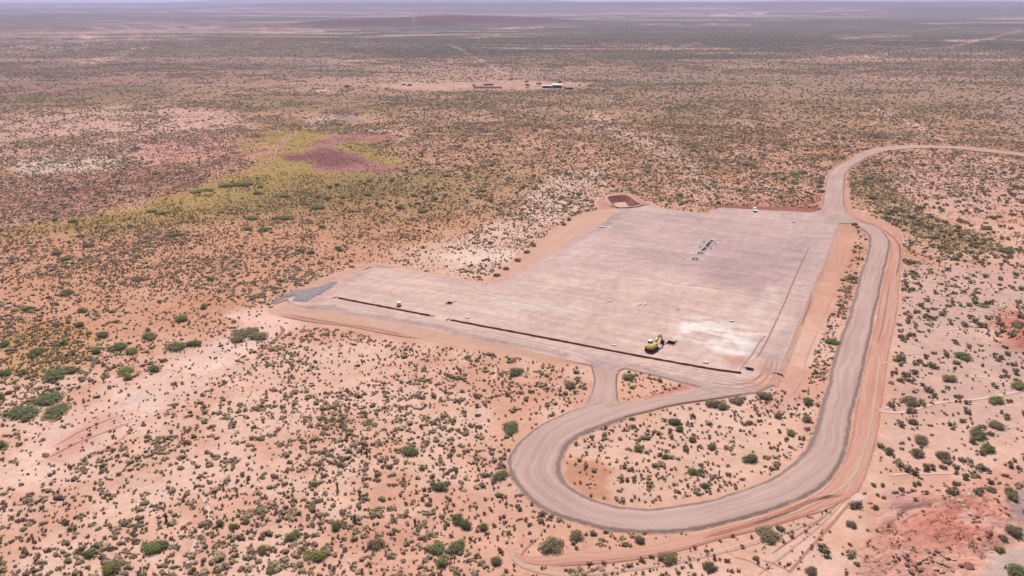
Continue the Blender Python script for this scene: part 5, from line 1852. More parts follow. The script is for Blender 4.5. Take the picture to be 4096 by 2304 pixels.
# bushes that stand out: (map u, v, half width, kind, label or None)
BUSHES = [
    (598, 1351, 42, 'mesq', "domed dark green bush behind the bare sandy strip, left of the pad"), (477, 1394, 48, 'mesq', "broad grey green bush left of the domed dark green bush"),
    (388, 1413, 28, 'bright', None), (528, 1413, 30, 'bright', None), (417, 1345, 26, 'mesq', None), (322, 1304, 22, 'mesq', None), (144, 1417, 34, 'mesq', None), (252, 1378, 17, 'mesq', None),
    (217, 1506, 55, 'mesq', "long low green bush on the golden grass at the left edge"), (291, 1489, 28, 'mesq', None), (505, 1487, 42, 'bright', "bright green bush at the head of the bare sandy strip"),
    (617, 1481, 32, 'mesq', None), (194, 1603, 65, 'mesq', "farthest of the three big merged green bushes at the left edge"), (89, 1658, 62, 'mesq', "leftmost of the three big merged green bushes at the left edge"),
    (225, 1650, 60, 'mesq', "nearest right of the three big merged green bushes at the left edge"), (512, 1514, 22, 'creo', None), (19, 1384, 24, 'mesq', None), (19, 1498, 26, 'mesq', None), (91, 1495, 20, 'bright', None),
    (730, 1281, 36, 'mesq', None), (965, 1338, 52, 'creo', "dark sprawling thicket beside the track end at the pad corner"), (1010, 1330, 40, 'creo', None), (1040, 1352, 44, 'creo', None), (951, 1362, 36, 'creo', None), (710, 1390, 45, 'mesq', None), (776, 1378, 30, 'mesq', None),
    (8, 1592, 18, 'bright', None), (0, 1790, 30, 'mesq', None), (881, 2101, 24, 'bright', None), (932, 2111, 20, 'bright', None), (986, 2091, 18, 'bright', None), (606, 2204, 40, 'bright', "loose bright green bush low on the open sand, bottom left"), (652, 2188, 28, 'mesq', None),
    (446, 2289, 42, 'bright', None), (357, 2223, 30, 'mesq', None), (1638, 1812, 48, 'mesq', "round dark green bush alone on the sand left of the loop road"), (1758, 1952, 38, 'mesq', "upright green bush beside the sandy track left of the loop"), (1172, 2153, 34, 'bright', None),
    (1269, 2231, 42, 'bright', None), (1498, 2184, 42, 'creo', "dark rounded bush on red sand at the bottom centre"), (1051, 2212, 26, 'creo', None), (1261, 1940, 16, 'mesq', None), (1343, 2115, 28, 'mesq', None), (1086, 2293, 22, 'bright', None),
    (1832, 2084, 34, 'mesq', None), (1863, 2107, 34, 'mesq', None), (1746, 2200, 42, 'bright', None), (1824, 2196, 44, 'mesq', None), (1766, 2258, 34, 'bright', None), (1933, 2113, 24, 'mesq', None),
    (2063, 1492, 38, 'mesq', "spreading green bush near the front of the pad, left of the neck road"), (2041, 1716, 50, 'mesq', "broad green bush against the outer edge of the loop road"), (2003, 1906, 40, 'mesq', "tall dark green bush touching the left side of the loop"),
    (2515, 1514, 30, 'bright', "green bush in the top corner of the triangle island"), (2530, 1552, 14, 'bright', None), (2700, 1694, 32, 'mesq', "tall grey green bush near the connector inside the loop"), (2716, 1721, 22, 'mesq', None), (2417, 1743, 17, 'bright', None),
    (2553, 1803, 26, 'bright', "yellow green bush in the middle of the loop"), (3162, 1737, 24, 'bright', "vivid green bush by the right side of the loop"), (3004, 1841, 38, 'mesq', "spreading green bush in the right half of the loop"), (2770, 1895, 26, 'bright', None), (2803, 1890, 18, 'mesq', None),
    (2847, 1792, 22, 'creo', None), (2662, 1835, 18, 'mesq', None), (2819, 1949, 22, 'mesq', None), (3075, 2151, 58, 'creo', "large dark twiggy bush below the red track at the bottom right"), (2200, 2195, 58, 'creo', "large olive bush between loop road and red track at the bottom"),
    (2303, 2156, 34, 'creo', "brown twiggy bush beside the large olive bush"), (2558, 2167, 26, 'creo', None), (2281, 1550, 28, 'creo', None), (2950, 1607, 34, 'creo', None), (2852, 1623, 30, 'creo', None), (2890, 1634, 26, 'creo', None), (3059, 1590, 32, 'creo', None),
    (3233, 1612, 30, 'mesq', None), (3113, 1667, 22, 'creo', None), (2999, 1694, 17, 'creo', None), (2770, 1764, 22, 'creo', None), (2746, 1800, 14, 'creo', None), (3227, 1683, 22, 'creo', None), (2674, 2239, 44, 'creo', "round dark bush below the red track, bottom centre right"),
    (2837, 2276, 28, 'creo', None), (1984, 2253, 30, 'creo', None), (3408, 2104, 24, 'creo', None), (4051, 2137, 34, 'creo', "dark bush on grey gravel at the right edge"), (4046, 2000, 28, 'bright', "sparse yellow green bush on grey gravel at the right edge"), (4004, 2165, 18, 'creo', None),
    (4060, 2290, 44, 'mesq', "green bush in the bottom right corner"), (3245, 2290, 28, 'creo', None), (3502, 2034, 14, 'mesq', None), (3995, 2207, 22, 'bright', None), (3963, 1964, 22, 'creo', None), (4037, 1971, 26, 'creo', None), (3911, 1745, 38, 'mesq', "grey green bush cluster on the right flat above the red outcrop"),
    (3986, 1706, 34, 'creo', None), (3772, 1829, 34, 'creo', None), (3683, 1764, 32, 'creo', None), (3651, 1690, 22, 'creo', None), (3665, 1815, 28, 'creo', None), (3557, 1811, 26, 'mesq', None), (3951, 1801, 28, 'mesq', None), (3325, 1370, 38, 'mesq', "green bush squeezed between ditch and haul road"),
    (3986, 1607, 34, 'bright', "bright green bush beside the pale wash on the right flat"), (4070, 1551, 34, 'bright', "bright green bush at the right edge above the pale wash"), (3851, 1430, 40, 'mesq', "long low green bush on grey gravel, right flat"), (3795, 1523, 32, 'creo', None), (3637, 1607, 38, 'creo', "wide dark bush where the pale wash meets the red track"),
    (1006, 875, 33, 'mesq', "rounded dark green bush just below the golden meadow"), (1142, 875, 35, 'mesq', None), (702, 940, 38, 'mesq', "broad grey green bush on orange sand in the left middle"), (261, 1038, 30, 'creo', None), (228, 1017, 24, 'creo', None), (267, 1174, 34, 'mesq', None), (1055, 924, 30, 'mesq', None), (990, 919, 20, 'bright', None),
    (1267, 832, 36, 'mesq', None), (1202, 1006, 26, 'mesq', None), (1245, 1014, 24, 'mesq', None), (1354, 998, 20, 'mesq', None), (326, 1245, 22, 'creo', None), (114, 1240, 24, 'mesq', None), (549, 1120, 34, 'creo', None), (353, 984, 28, 'creo', None), (1033, 777, 24, 'mesq', None), (1044, 750, 14, 'bright', None), (1137, 788, 20, 'mesq', None),
    (946, 741, 34, 'mesq', None), (905, 744, 30, 'mesq', None), (985, 738, 30, 'mesq', None), (789, 768, 30, 'bright', None), (830, 762, 26, 'mesq', None), (647, 855, 26, 'mesq', None), (610, 846, 24, 'bright', None), (294, 888, 20, 'mesq', None), (218, 885, 14, 'mesq', None), (130, 882, 14, 'mesq', None), (1289, 911, 18, 'mesq', None), (843, 1120, 22, 'bright', None), (816, 1234, 18, 'bright', None), (1600, 835, 20, 'mesq', None), (1690, 848, 34, 'mesq', "wide green bush on the sand behind the pad's left lobe"),
    (2728, 816, 16, 'bright', None), (2875, 811, 14, 'mesq', None), (2993, 660, 36, 'mesq', "wide green bush behind the rear edge of the pad"), (3179, 697, 24, 'mesq', None), (3216, 692, 24, 'mesq', None), (3179, 734, 24, 'mesq', None), (3281, 748, 20, 'mesq', None), (3285, 769, 18, 'creo', None), (3485, 795, 20, 'mesq', None), (3471, 716, 18, 'mesq', None), (3945, 915, 30, 'mesq', None), (4029, 1008, 36, 'mesq', None), (3420, 901, 13, 'creo', None), (3406, 1115, 24, 'bright', None),
    (2105, 1012, 16, 'creo', None), (2070, 1045, 18, 'creo', None), (2135, 985, 14, 'creo', None), (1985, 1105, 18, 'creo', None), (2025, 1078, 18, 'creo', None), (2255, 900, 15, 'creo', None), (2275, 882, 13, 'creo', None),
]


LANDMARKS = [
    (30, 1250, "by the golden grass at the left edge"), (330, 1250, "among the scrub above the golden grass"), (700, 1200, "on the orange slope left of the gravel heap"), (560, 1360, "round the domed dark green bush"),
    (200, 1460, "on the golden grass patch"), (150, 1640, "round the three big merged green bushes"), (480, 1600, "along the far side of the bare strip"), (820, 1400, "near the dark sprawling thicket"),
    (60, 1950, "at the left edge below the bare strip"), (330, 2000, "on open sand below the bare strip"), (120, 2200, "in the bottom left corner"), (400, 2230, "at the bottom edge left of the loose bright bush"),
    (640, 2130, "round the loose bright green bush"), (700, 1850, "on the sand right of the red scuffed streaks"), (800, 2250, "beside the pale winding wash at the bottom"), (900, 2050, "near the three small bright bushes"),
    (1000, 1750, "in the middle of the open sand"), (1060, 2240, "at the bottom edge right of the winding wash"), (1200, 1500, "below the left part of the sandy embankment"), (1350, 2000, "round the dark yuccas at the bottom centre"),
    (1270, 2200, "near the twin bright bushes at the bottom centre"), (1500, 2200, "round the dark rounded bush on red sand"), (1500, 1600, "in the dense sage below the embankment"), (1640, 1800, "round the round dark green bush"),
    (1800, 2180, "among the green bushes left of the red track"), (1750, 1950, "near the upright green bush left of the loop"), (1900, 1500, "below the embankment near the neck road"), (2000, 1900, "along the left side of the loop road"),
    (2080, 1640, "in the elbow of neck and loop roads"), (2200, 2190, "round the large olive bush below the loop"), (2500, 2180, "between loop road and red track"), (2560, 1550, "on the triangle island"),
    (2420, 1780, "inside the loop at its upper left"), (2350, 1920, "on the red soil inside the loop"), (2600, 1850, "in the middle of the loop"), (2650, 1960, "at the bottom of the loop's inside"), (2850, 1950, "inside the loop at its lower right"),
    (2750, 1720, "inside the loop below the connector"), (3000, 1720, "inside the loop at its upper right"), (3150, 1850, "inside the loop at its right edge"), (3200, 1560, "beside the washed corner of the pad"),
    (3330, 1350, "between ditch and haul road"), (3420, 1080, "on the strip between ditch and haul road"), (2700, 2260, "below the red track at the bottom"), (3100, 2200, "round the large twiggy bush below the red track"),
    (3420, 2120, "on the bare fan right of the road bend"), (3600, 1900, "below the right flat beside the road bend"), (3850, 1880, "above the red outcrop"), (4020, 1800, "at the right edge above the red outcrop"),
    (3650, 1720, "on the right flat below the pale wash"), (3900, 1700, "on the right flat below the bright green bush"), (3700, 1500, "on the right flat above the pale wash"), (3950, 1500, "at the right edge near the upper wash"),
    (3700, 1320, "on the grey gravel right of the haul road"), (3950, 1320, "near the small red knoll"), (3650, 1120, "on the right flat near the road curve"), (3950, 1120, "on the right flat beyond the golden strip"),
    (4040, 2220, "on grey gravel in the bottom right corner"), (3480, 740, "at the top of the golden strip right of the junction"), (3600, 820, "in the upper golden strip right of the junction"), (3700, 880, "in the middle of the golden strip right of the junction"), (3850, 940, "in the lower golden strip right of the junction"), (4000, 900, "at the right edge above the golden strip"), (3800, 700, "inside the bend of the north road"), (2300, 760, "beside the settling basin"), (2750, 720, "behind the middle of the pad"),
    (3100, 720, "behind the parked car"), (1800, 960, "on the pale sand behind the pad's left lobe"), (1400, 950, "on the orange sand behind the left lobe"), (900, 980, "on the orange sand below the meadow"), (400, 1060, "on the orange sand at the left"),
    (2100, 600, "on the plain between basin and ranch"), (1800, 480, "on the plain in front of the ranch"), (2600, 480, "on the plain right of the ranch"), (3200, 500, "on the plain beyond the north road"), (2900, 430, "on the far plain behind the pad"), (3450, 620, "just left of the north road's curve"), (3300, 400, "on the far plain behind the junction"), (3600, 420, "on the far plain left of the winding dirt track"), (4000, 560, "beyond the north road at the right edge"), (4000, 420, "on the grey far right plain"), (2500, 640, "on the plain just behind the basin"), (2350, 450, "by the dirt track behind the basin"), (3800, 480, "on the far right plain"), (1300, 430, "near the lone tree"), (1700, 650, "right of the red mud pan")]
LMK = np.array([(a, b) for a, b, c in LANDMARKS], float)


def near_mark(u, v):
    return LANDMARKS[int(np.argmin((LMK[:, 0] - u) ** 2 + ((LMK[:, 1] - v) * 1.8) ** 2))][2]


def zone_of(u, v):
    pts = (("inside the road loop", strip_in), ("on the triangle island", tri_in))
    for nm, fn in pts:
        if fn(u, v):
            return nm
    if u > 3420 and v > 860:
        return "on the gravelly flat right of the haul road"
    if v < 860 and u > 1700:
        return "on the plain behind the pad"
    if v < 1060:
        return "on the orange sand left of the pad"
    if u < 1150 and v < 1760:
        return "on the grassy slope left of the bare strip"
    if v < 2120 or u < 2000:
        return "on the open sand in front of the pad"
    return "on the disturbed ground below the loop"


LOOP_IN = [(a[0], a[1]) for a, b in HAUL[9:31]] + [(2700, 1640), (2933, 1590), (3070, 1570), (3200, 1540)]


def strip_in(u, v):
    return bool(inside(np.array([u]), np.array([v]), LOOP_IN)[0])


def tri_in(u, v):
    return bool(inside(np.array([u]), np.array([v]), [(2466, 1482), (2498, 1468), (2803, 1544), (2787, 1555), (2471, 1620)])[0])


KN = {'mesq': "green spreading bush", 'bright': "bright yellow green bush", 'creo': "dark olive twiggy bush"}
occupied = []
for k, (u, v, rpx, kd, lab) in enumerate(BUSHES):
    z = zone_of(u, v)
    z = near_mark(u, v)
    lb = lab or ("%s %s" % (KN[kd], z))
    if not lab and v > 900:
        lb = ("wide " if rpx > 30 else ("small " if rpx < 20 else "")) + lb
    e, w = put_bush(u, v, rpx, kd, lb, lb if not lab else KN[kd] + "es that stand out", 900 + k)
    occupied.append((e.location.x, e.location.y, w * 0.42))
# scattered greener bushes across the middle distance
rs = np.random.RandomState(77)
cnt = 0
while cnt < 145:
    u, v = rs.uniform(1250, 4090), rs.uniform(390, 800)
    p = G(u, v)
    if rs.rand() > 0.25 + 1.3 * float(fbm(np.array([p.x]), np.array([p.y]), 60, 3, 91)[0]) - 0.35:
        continue
    if float(sample(EXCL, np.array([p.x]), np.array([p.y]))[0]) > 0.02 or (1150 < u < 1660 and v < 700):
        continue
    rpx = rs.uniform(2.8, 6.0) * FPX / math.hypot(p.x, p.y) / 2
    e, w = put_bush(u, v, rpx, 'mesq' if rs.rand() < 0.8 else 'bright', ("wide " if rpx * math.hypot(p.x, p.y) > 5600 else "") + "green bush " + near_mark(u, v), "green bushes " + near_mark(u, v), 3000 + cnt)
    occupied.append((p.x, p.y, w * 0.42))
    cnt += 1


# trees by the ranch
def put_tree(u, v, h, w, label, seed):
    p = G(u, v)
    rnd = random.Random(seed)
    e = tag(empty("ranch_tree", (p.x, p.y, zat(p.x, p.y)), rnd.uniform(0, 6)), label, "tree", "trees round the far ranch")
    lobes = [(rnd.uniform(-.3, .3) * w, rnd.uniform(-.3, .3) * w, h * rnd.uniform(0.45, 0.72), w * 0.25, w * 0.25, h * 0.26) for _ in range(7)]
    V, F = leaf_cloud(seed, lobes, 420, 0.55, up=0.4)
    me = mesh_np("crown", V, F)
    link("crown", me, M['mesq'], e)
    mb = MB().cyl((0, 0, -0.2), (0.1, 0, h * 0.4), 0.3, 7, 0.2)
    for i in range(4):
        a = i * 1.6
        mb.cyl((0.1, 0, h * 0.35), (w * 0.25 * math.cos(a), w * 0.25 * math.sin(a), h * 0.65), 0.16, 5, 0.06)
    mb.build("trunk", M['stem'], e)


for k, (u, v, h, w, lb) in enumerate(((2045, 325, 4.5, 7, "green tree behind the far clearing"), (2105, 336, 4.5, 9, "wide green tree left of the white roofed sheds, farther one"), (2111, 352, 5.0, 8, "dark green tree left of the white roofed sheds, nearer one"),
                                      (2156, 344, 4.5, 7, "green tree just left of the white roofed sheds"), (2240, 340, 5.5, 5, "green tree behind the white roofed sheds"), (1391, 361, 7.5, 11, "lone dark green tree beside the small pale clearing"),
                                      (1896, 350, 4.0, 4, "small green tree at the left end of the corral"))):
    put_tree(u, v, h, w, lb, 60 + k)


def scatter(n_try, r0, r1, th0, th1, seed):
    rs = np.random.RandomState(seed)
    r = np.sqrt(rs.uniform(r0 * r0, r1 * r1, n_try))
    t = rs.uniform(th0, th1, n_try)
    return r * np.sin(t), r * np.cos(t), rs


BARE = [([(-100, 1930), (300, 1640), (600, 1480), (900, 1350), (1060, 1250), (1180, 1300), (1000, 1420), (860, 1520), (700, 1620), (500, 1740), (100, 1960)], 0.93, 50),
        ([(1480, 345), (1600, 335), (2100, 320), (2360, 332), (2180, 358), (1680, 366)], 0.95, 8), ([(1770, 1030), (1900, 990), (2080, 1005), (2040, 1040), (1900, 1060), (1800, 1050)], 0.92, 20),
        ([(1140, 622), (1330, 537), (1560, 537), (1600, 560), (1390, 572), (1320, 587), (1420, 620), (1640, 668), (1400, 692), (1270, 690), (1250, 650)], 0.93, 18),
        ([(3460, 2100), (3540, 1985), (3720, 1990), (3960, 2000), (4020, 2090), (3980, 2200), (3900, 2304), (3400, 2400)], 0.94, 50), ([(2950, 2304), (3100, 2180), (3380, 2010), (3420, 2060), (3330, 2400), (2950, 2400)], 0.85, 40),
        ([(2040, 2130), (2300, 2110), (2100, 2304), (2000, 2260)], 0.7, 40), ([(4030, 1960), (4200, 1960), (4200, 2400), (3900, 2400), (3980, 2200)], 0.85, 40),
        ([(960, 570), (1160, 520), (1330, 530), (1300, 590), (1130, 640), (1250, 660), (1240, 700), (1000, 700), (980, 640)], 0.8, 30), ([(2380, 760), (2620, 780), (2640, 830), (2400, 840)], 0.6, 20),
        ([(880, 1260), (1060, 1235), (1180, 1285), (1150, 1300), (1000, 1310)], 0.95, 22), ([(1320, 468), (1390, 462), (1455, 474), (1460, 486), (1400, 487)], 0.98, 9)]


def bare_factor(u, v):
    k = np.ones(u.shape)
    wu = u + 40 * (fbm(u, v * 2.2, 50, 2, 151) - 0.5)
    wv = v + 16 * (fbm(u, v * 2.2, 50, 2, 152) - 0.5)
    for poly, s, soft in BARE:
        k *= 1 - s * poly_mask(wu, wv, poly, soft)
    return k


def free(x, y):
    ok = (sample(EXCL, x, y) < 0.06) & (sample(EXCLT, x, y) < 0.3)
    return ok


OCC = np.array(occupied)


def clear_of_bushes(x, y):
    ok = np.ones(x.shape, bool)
    near = OCC[np.hypot(OCC[:, 0], OCC[:, 1]) < 700]
    for ox, oy, ow in near:
        ok &= (x - ox) ** 2 + (y - oy) ** 2 > ow * ow
    return ok


TH = R(44)
RIGHT = [(3420, 860), (4300, 700), (4600, 1500), (4600, 2600), (3100, 2600), (3380, 1950)]


def sage_points():
    X, Y, Sz = [], [], []
    # (r0, r1, points per m2 before thinning, size range)
    for k, (r0, r1, dens, s0, s1) in enumerate(((70, 420, 0.25, 0.5, 2.15), (420, 900, 0.19, 0.7, 1.9), (900, 1700, 0.12, 1.0, 2.6), (1700, 3200, 0.028, 1.8, 4.0))):
        n = int((r1 * r1 - r0 * r0) * TH * dens)
        x, y, rs = scatter(n, r0, r1, -TH, TH, 10 + k)
        u, v = uv_of(x, y)
        q = fbm(x, y, 22, 3, 101)
        q2 = fbm(x, y, 120, 3, 102)
        ln = np.abs(fbm(x, y, 70, 4, 104) - 0.5)
        p = 0.05 + 1.0 * sstep(0.40, 0.62, q) * (0.25 + 1.2 * q2) + 0.35 * (1 - sstep(0.0, 0.05, ln))
        p = p * (0.25 + 0.95 * sstep(0.36, 0.56, fbm(x, y, 48, 3, 105)))
        inl = inside(u, v, LOOP_IN)
        p = np.where(inl, p * 0.42 + 0.02, p)
        rt = inside(u, v, RIGHT)
        p = np.where(rt, p * 0.18, p)
        p = p * bare_factor(u, v)
        p = np.where(poly_mask(u, v, [(-200, 715), (420, 690), (820, 640), (980, 600), (820, 730), (560, 800), (200, 880), (-200, 930)], 30) > 0.5, 0.75, p)
        p = np.where(poly_mask(u, v, [(0, 960), (1000, 850), (1500, 900), (1300, 1090), (1050, 1220), (0, 1480)], 60) > 0.5, p * 1.5, p)
        p = np.where(poly_mask(u, v, [(3395, 705), (3520, 720), (3700, 850), (3980, 960), (4010, 1010), (3800, 1015), (3560, 900), (3420, 770)], 30) > 0.5, 0.9, p)
        p = np.where(poly_mask(u, v, [(960, 555), (1330, 522), (1650, 660), (1500, 725), (1000, 830), (420, 905), (0, 950), (0, 935), (560, 815), (1050, 655)], 20) > 0.5, p * 0.12, p)
        ok = (rs.rand(n) < p) & free(x, y)
        x, y = x[ok], y[ok]
        if r0 >= 420:
            pl, dk = far_patches(x, y)
            kk = rs.rand(len(x)) < (1 - 0.8 * pl * sstep(500, 1000, np.hypot(x, y)))
            x, y = x[kk], y[kk]
        if r0 < 1000:
            # seedlings crowd round some shrubs
            par = np.where(rs.rand(len(x)) < 0.45)[0]
            par = np.concatenate([par, par[: len(par) // 2]])
            x2 = x[par] + rs.normal(0, 0.75, len(par))
            y2 = y[par] + rs.normal(0, 0.75, len(par))
            k2 = free(x2, y2)
            x, y = np.concatenate([x, x2[k2]]), np.concatenate([y, y2[k2]])
        c = clear_of_bushes(x, y) if r0 < 500 else np.ones(x.shape, bool)
        x, y = x[c], y[c]
        s = s0 + (s1 * 1.18 - s0) * rs.beta(1.05, 2.5, len(x))
        X.append(x)
        Y.append(y)
        Sz.append(s)
    return np.concatenate(X), np.concatenate(Y), np.concatenate(Sz)


def creo_points():
    X, Y, Sz = [], [], []
    for k, (r0, r1, dens, s0, s1) in enumerate(((70, 420, 0.085, 0.7, 2.5), (420, 1000, 0.075, 0.9, 3.0), (1000, 2400, 0.020, 1.4, 4.2))):
        n = int((r1 * r1 - r0 * r0) * TH * dens)
        x, y, rs = scatter(n, r0, r1, -TH, TH, 30 + k)
        u, v = uv_of(x, y)
        q = fbm(x, y, 18, 3, 111)
        p = 0.12 + 0.25 * sstep(0.4, 0.7, q)
        rt = inside(u, v, RIGHT)
        p = np.where(rt, 0.30 + 0.6 * sstep(0.35, 0.65, q), p)
        p = np.where(inside(u, v, LOOP_IN), 0.40, p)
        p = np.where((u > 1500) & (v < 860), 0.50, p)
        p = np.where(poly_mask(u, v, [(960, 555), (1330, 522), (1650, 660), (1500, 725), (1000, 830), (420, 905), (0, 950), (0, 935), (560, 815), (1050, 655)], 20) > 0.5, p * 0.15, p)
        p = p * bare_factor(u, v)
        ok = (rs.rand(n) < p) & free(x, y)
        x, y = x[ok], y[ok]
        c = clear_of_bushes(x, y) if r0 < 500 else np.ones(x.shape, bool)
        x, y = x[c], y[c]
        s = s0 + (s1 - s0) * rs.beta(1.5, 2.6, len(x))
        uu, vv = uv_of(x, y)
        s = s * np.where(inside(uu, vv, RIGHT), 1.4, 1.0)
        X.append(x)
        Y.append(y)
        Sz.append(s)
    return np.concatenate(X), np.concatenate(Y), np.concatenate(Sz)


def tuft_points(golden):
    RT = 760 if not golden else 700
    n = int((RT ** 2 - 70 ** 2) * TH * (0.75 if not golden else 0.8))
    x, y, rs = scatter(n, 70, RT, -TH, TH, 50 + golden)
    u, v = uv_of(x, y)
    q = fbm(x, y, 12, 3, 121 + golden)
    if golden:
        g = np.zeros(x.shape)
        for poly, s in (([(0, 1330), (250, 1280), (420, 1340), (380, 1440), (200, 1520), (0, 1530)], 1.0), ([(0, 980), (1000, 850), (1500, 760), (1900, 800), (1700, 950), (1300, 1000), (900, 1100), (0, 1200)], 0.45),
                        ([(3395, 705), (3520, 720), (3700, 850), (3980, 960), (4010, 1010), (3800, 1015), (3560, 900), (3420, 770)], 0.7), ([(0, 930), (600, 850), (1000, 800), (1500, 700), (1600, 760), (1000, 880), (0, 980)], 0.7)):
            g = np.maximum(g, s * poly_mask(u, v, poly, 60))
        p = g * sstep(0.3, 0.6, q)
    else:
        p = (0.15 + 0.5 * sstep(0.35, 0.65, q)) * (0.3 + 0.7 * bare_factor(u, v)) * np.where(inside(u, v, RIGHT), 0.4, 1.0)
    ok = (rs.rand(n) < p) & free(x, y)
    x, y = x[ok], y[ok]
    return x, y, rs.uniform(0.4, 1.25, len(x))


def library(name, meshes):
    """source shapes for a mass of plants; not placed in the scene itself"""
    c = bpy.data.collections.new(name)
    for me in meshes:
        o = bpy.data.objects.new(name, me)
        c.objects.link(o)
    return c


def mass(name, label, cat, x, y, s, meshes, seed, flat=(0.7, 1.0)):
    rs = np.random.RandomState(seed)
    z = height(x, y) - 0.02
    me = bpy.data.meshes.new(name)
    n = len(x)
    me.vertices.add(n)
    me.vertices.foreach_set("co", np.stack([x, y, z], -1).astype(np.float32).ravel())
    a = me.attributes.new("scl", 'FLOAT_VECTOR', 'POINT')
    sc = np.stack([s * rs.uniform(.75, 1.4, n), s * rs.uniform(.75, 1.3, n), np.minimum(s, 2.6) * rs.uniform(*flat, n)], -1)
    a.data.foreach_set("vector", sc.astype(np.float32).ravel())
    a = me.attributes.new("rotz", 'FLOAT', 'POINT')
    a.data.foreach_set("value", rs.uniform(0, 6.283, n).astype(np.float32))
    a = me.attributes.new("pick", 'INT', 'POINT')
    a.data.foreach_set("value", rs.randint(0, len(meshes), n).astype(np.int32))
    o = link(name, me)
    tag(o, label, cat, kind='stuff')
    lib = library(name + "_source", meshes)
    ng = bpy.data.node_groups.new(name + "_plants", 'GeometryNodeTree')
    ng.interface.new_socket("Geometry", in_out='INPUT', socket_type='NodeSocketGeometry')
    ng.interface.new_socket("Geometry", in_out='OUTPUT', socket_type='NodeSocketGeometry')
    gi = ng.nodes.new('NodeGroupInput')
    go = ng.nodes.new('NodeGroupOutput')
    ci = ng.nodes.new('GeometryNodeCollectionInfo')
    ci.inputs[0].default_value = lib
    ci.inputs[1].default_value = True
    ci.inputs[2].default_value = True
    ip = ng.nodes.new('GeometryNodeInstanceOnPoints')
    ip.inputs['Pick Instance'].default_value = True

    def attr(nm, ty):
        nd = ng.nodes.new('GeometryNodeInputNamedAttribute')
        nd.data_type = ty
        nd.inputs[0].default_value = nm
        return [q for q in nd.outputs if q.enabled][0]
    cx = ng.nodes.new('ShaderNodeCombineXYZ')
    ng.links.new(attr("rotz", 'FLOAT'), cx.inputs[2])
    ng.links.new(gi.outputs[0], ip.inputs['Points'])
    ng.links.new(ci.outputs[0], ip.inputs['Instance'])
    ng.links.new(attr("pick", 'INT'), ip.inputs['Instance Index'])
    ng.links.new(cx.outputs[0], ip.inputs['Rotation'])
    ng.links.new(attr("scl", 'FLOAT_VECTOR'), ip.inputs['Scale'])
    ng.links.new(ip.outputs[0], go.inputs[0])
    md = o.modifiers.new("plants", 'NODES')
    md.node_group = ng
    return o


def split_near(x, y, s, n=300, margin=30):
    """the n plants that show largest stand as single things, the rest is one mass"""
    u, v = uv_of(x, y)
    app = s / np.sqrt(x * x + y * y + CAM_H ** 2)
    app = np.where((u > margin) & (u < 4096 - margin) & (v < 2304 - margin) & (v > 0), app, 0)
    idx = np.argsort(-app)[:n]
    m = np.zeros(len(x), bool)
    m[idx] = True
    return m


def single_plants(name, cat, x, y, s, meshes, seed, what, flat):
    rs = np.random.RandomState(seed)
    z = height(x, y) - 0.02
    u, v = uv_of(x, y)
    for i in range(len(x)):
        o = bpy.data.objects.new(name, meshes[rs.randint(len(meshes))])
        COL.objects.link(o)
        o.location = (x[i], y[i], z[i])
        o.rotation_euler = (0, 0, rs.uniform(0, 6.28))
        o.scale = (s[i] * rs.uniform(.85, 1.2), s[i] * rs.uniform(.85, 1.2), s[i] * rs.uniform(*flat))
        zn = zone_of(u[i], v[i])
        sz = "large " if s[i] > np.quantile(s, 0.72) else ("smaller " if s[i] < np.quantile(s, 0.35) else "")
        tag(o, "%s%s %s" % (sz, what, near_mark(u[i], v[i])), cat, "%s%s %s" % (sz, what, near_mark(u[i], v[i])))


x, y, s = sage_points()
m = split_near(x, y, s)
single_plants("sage_shrub", "shrub", x[m], y[m], s[m], SAGE, 1, "rounded grey green sage shrub", (0.75, 1.0))
mass("sage_scrub", "grey green sage scrub spread over the whole plain", "scrub", x[~m], y[~m], s[~m], SAGE, 2)
print("sage", len(x))
x, y, s = creo_points()
m = split_near(x, y, s)
single_plants("creosote_shrub", "shrub", x[m], y[m], s[m], CREO, 3, "dark olive creosote shrub", (0.7, 1.0))
mass("creosote_scrub", "dark olive creosote scrub spread over the plain", "scrub", x[~m], y[~m], s[~m], CREO, 4)
print("creo", len(x))
x, y, s = tuft_points(0)
mass("dry_tufts", "small dry brown tufts between the shrubs", "tufts", x, y, s, TUFT, 5)
print("tuft", len(x))
x, y, s = tuft_points(1)
mass("golden_grass", "golden dry grass on the left slope and meadow", "grass", x, y, s, GOLD, 6)
print("gold", len(x))

# broken stone over the red outcrop
x, y, rs = scatter(60000, 120, 230, R(18), R(40), 71)
u, v = uv_of(x, y)
core = poly_mask(u, v, [(3540, 2030), (3680, 1985), (3900, 1960), (4060, 2000), (4070, 2120), (3980, 2230), (3900, 2310), (3520, 2400), (3420, 2300), (3500, 2120)], 40)
core = np.maximum(core, poly_mask(u, v, [(3960, 1300), (4050, 1280), (4200, 1280), (4200, 1400), (4000, 1390)], 30))
core = core * sstep(0.42, 0.62, fbm(x, y, 5, 3, 221))
ok = rs.rand(len(x)) < core * 0.45
x, y = x[ok], y[ok]
rub = []
for i in range(4):
    me = ROCKS[i].copy()
    me.materials.append(M['boulder_r' if i != 2 else 'boulder_d'])
    rub.append(me)
mass("rubble", "small red stone rubble strewn over the outcrop", "rubble", x, y, rs.beta(1.0, 5.5, len(x)) * 0.9 + 0.12, rub, 9, flat=(0.6, 1.0))

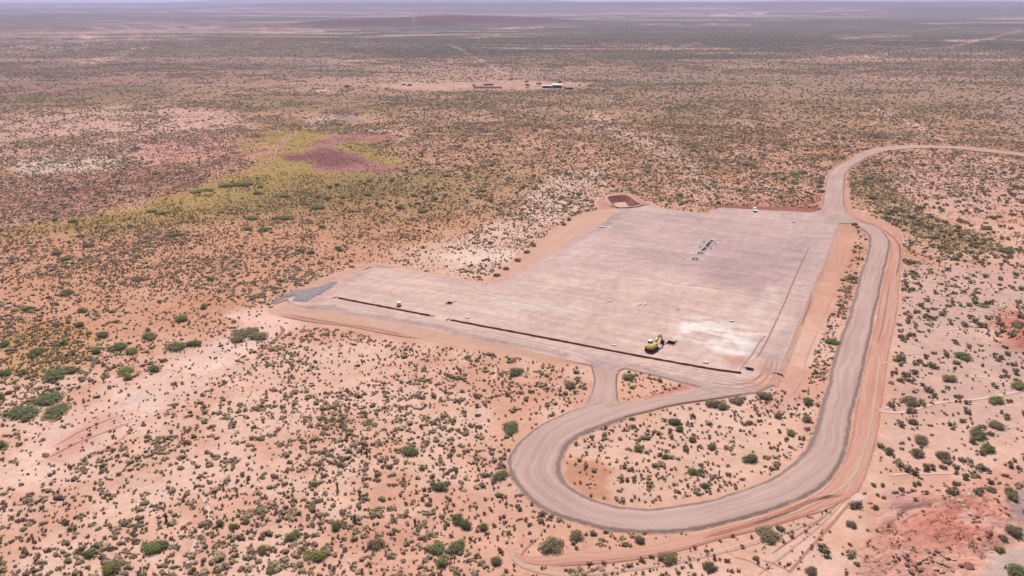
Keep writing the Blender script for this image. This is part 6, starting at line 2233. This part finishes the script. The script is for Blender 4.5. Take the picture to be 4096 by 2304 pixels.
# dark yuccas standing singly
YV, YF = [], []
rs = np.random.RandomState(8)
n = 60
a = rs.uniform(0, 6.283, n)
el = rs.uniform(0.3, 1.4, n)
hb = rs.uniform(0.1, 0.75, n)
base = np.stack([np.zeros(n), np.zeros(n), hb], -1)
tip = base + np.stack([np.cos(a) * np.cos(el), np.sin(a) * np.cos(el), np.sin(el)], -1) * 0.38
side = np.stack([-np.sin(a), np.cos(a), np.zeros(n)], -1) * 0.035
YV = np.stack([base - side, base + side, tip + side * 0.2, tip - side * 0.2], 1).reshape(-1, 3)
yc = mesh_np("leaves", YV, np.arange(4 * n).reshape(n, 4))
yc.materials.append(M['yucca'])
ymb = MB().cyl((0, 0, -0.1), (0, 0, 0.85), 0.12, 7, 0.07)
ys = mesh_np("stem", ymb.v, ymb.f)
ys.materials.append(M['stem'])
for k, (u, v, h, lb) in enumerate(((1468, 1822, 1.9, "taller dark yucca left of the round green bush"), (1446, 1816, 1.3, "shorter dark yucca left of the round green bush"), (1350, 1955, 2.0, "dark yucca among sage in the bottom centre"), (1440, 1990, 2.0, "dark leaning yucca on red sand, bottom centre"),
                                   (1660, 2096, 1.7, "small black yucca right of the dark rounded bush"), (1420, 2088, 2.0, "dark yucca beside pale sage, bottom centre"), (2790, 1800, 1.4, "small dark yucca in the middle of the loop"), (2876, 1902, 1.5, "dark yucca in the right half of the loop"), (665, 2080, 2.2, "dark yucca on open sand, bottom left"),
                                   (3780, 1112, 1.3, "black yucca behind the gravelly flat, farther of two"), (3850, 1108, 1.3, "black yucca behind the gravelly flat, right of its twin"))):
    p = G(u, v)
    e = tag(empty("yucca", (p.x, p.y, zat(p.x, p.y)), k * 1.1, (h, h, h)), lb, "yucca", "dark yuccas standing in the scrub")
    link("leaves", yc, None, e)
    link("stem", ys, None, e)

# ------------------------------------------------------------------ haze over the plain
hz = MB().box((0, 0, 54), (140000, 140000, 150)).build("haze", None)
hm = bpy.data.materials.new("haze_air")
hm.use_nodes = True
hm.node_tree.nodes.clear()
pv = hm.node_tree.nodes.new('ShaderNodeVolumePrincipled')
pv.inputs['Color'].default_value = (0.70, 0.70, 1.0, 1)
pv.inputs['Density'].default_value = 0.000072
pv.inputs['Anisotropy'].default_value = 0.2
ho = hm.node_tree.nodes.new('ShaderNodeOutputMaterial')
hm.node_tree.links.new(pv.outputs[0], ho.inputs['Volume'])
hz.data.materials.append(hm)
tag(hz, "pale lavender haze over the far plain", "haze", kind='stuff')
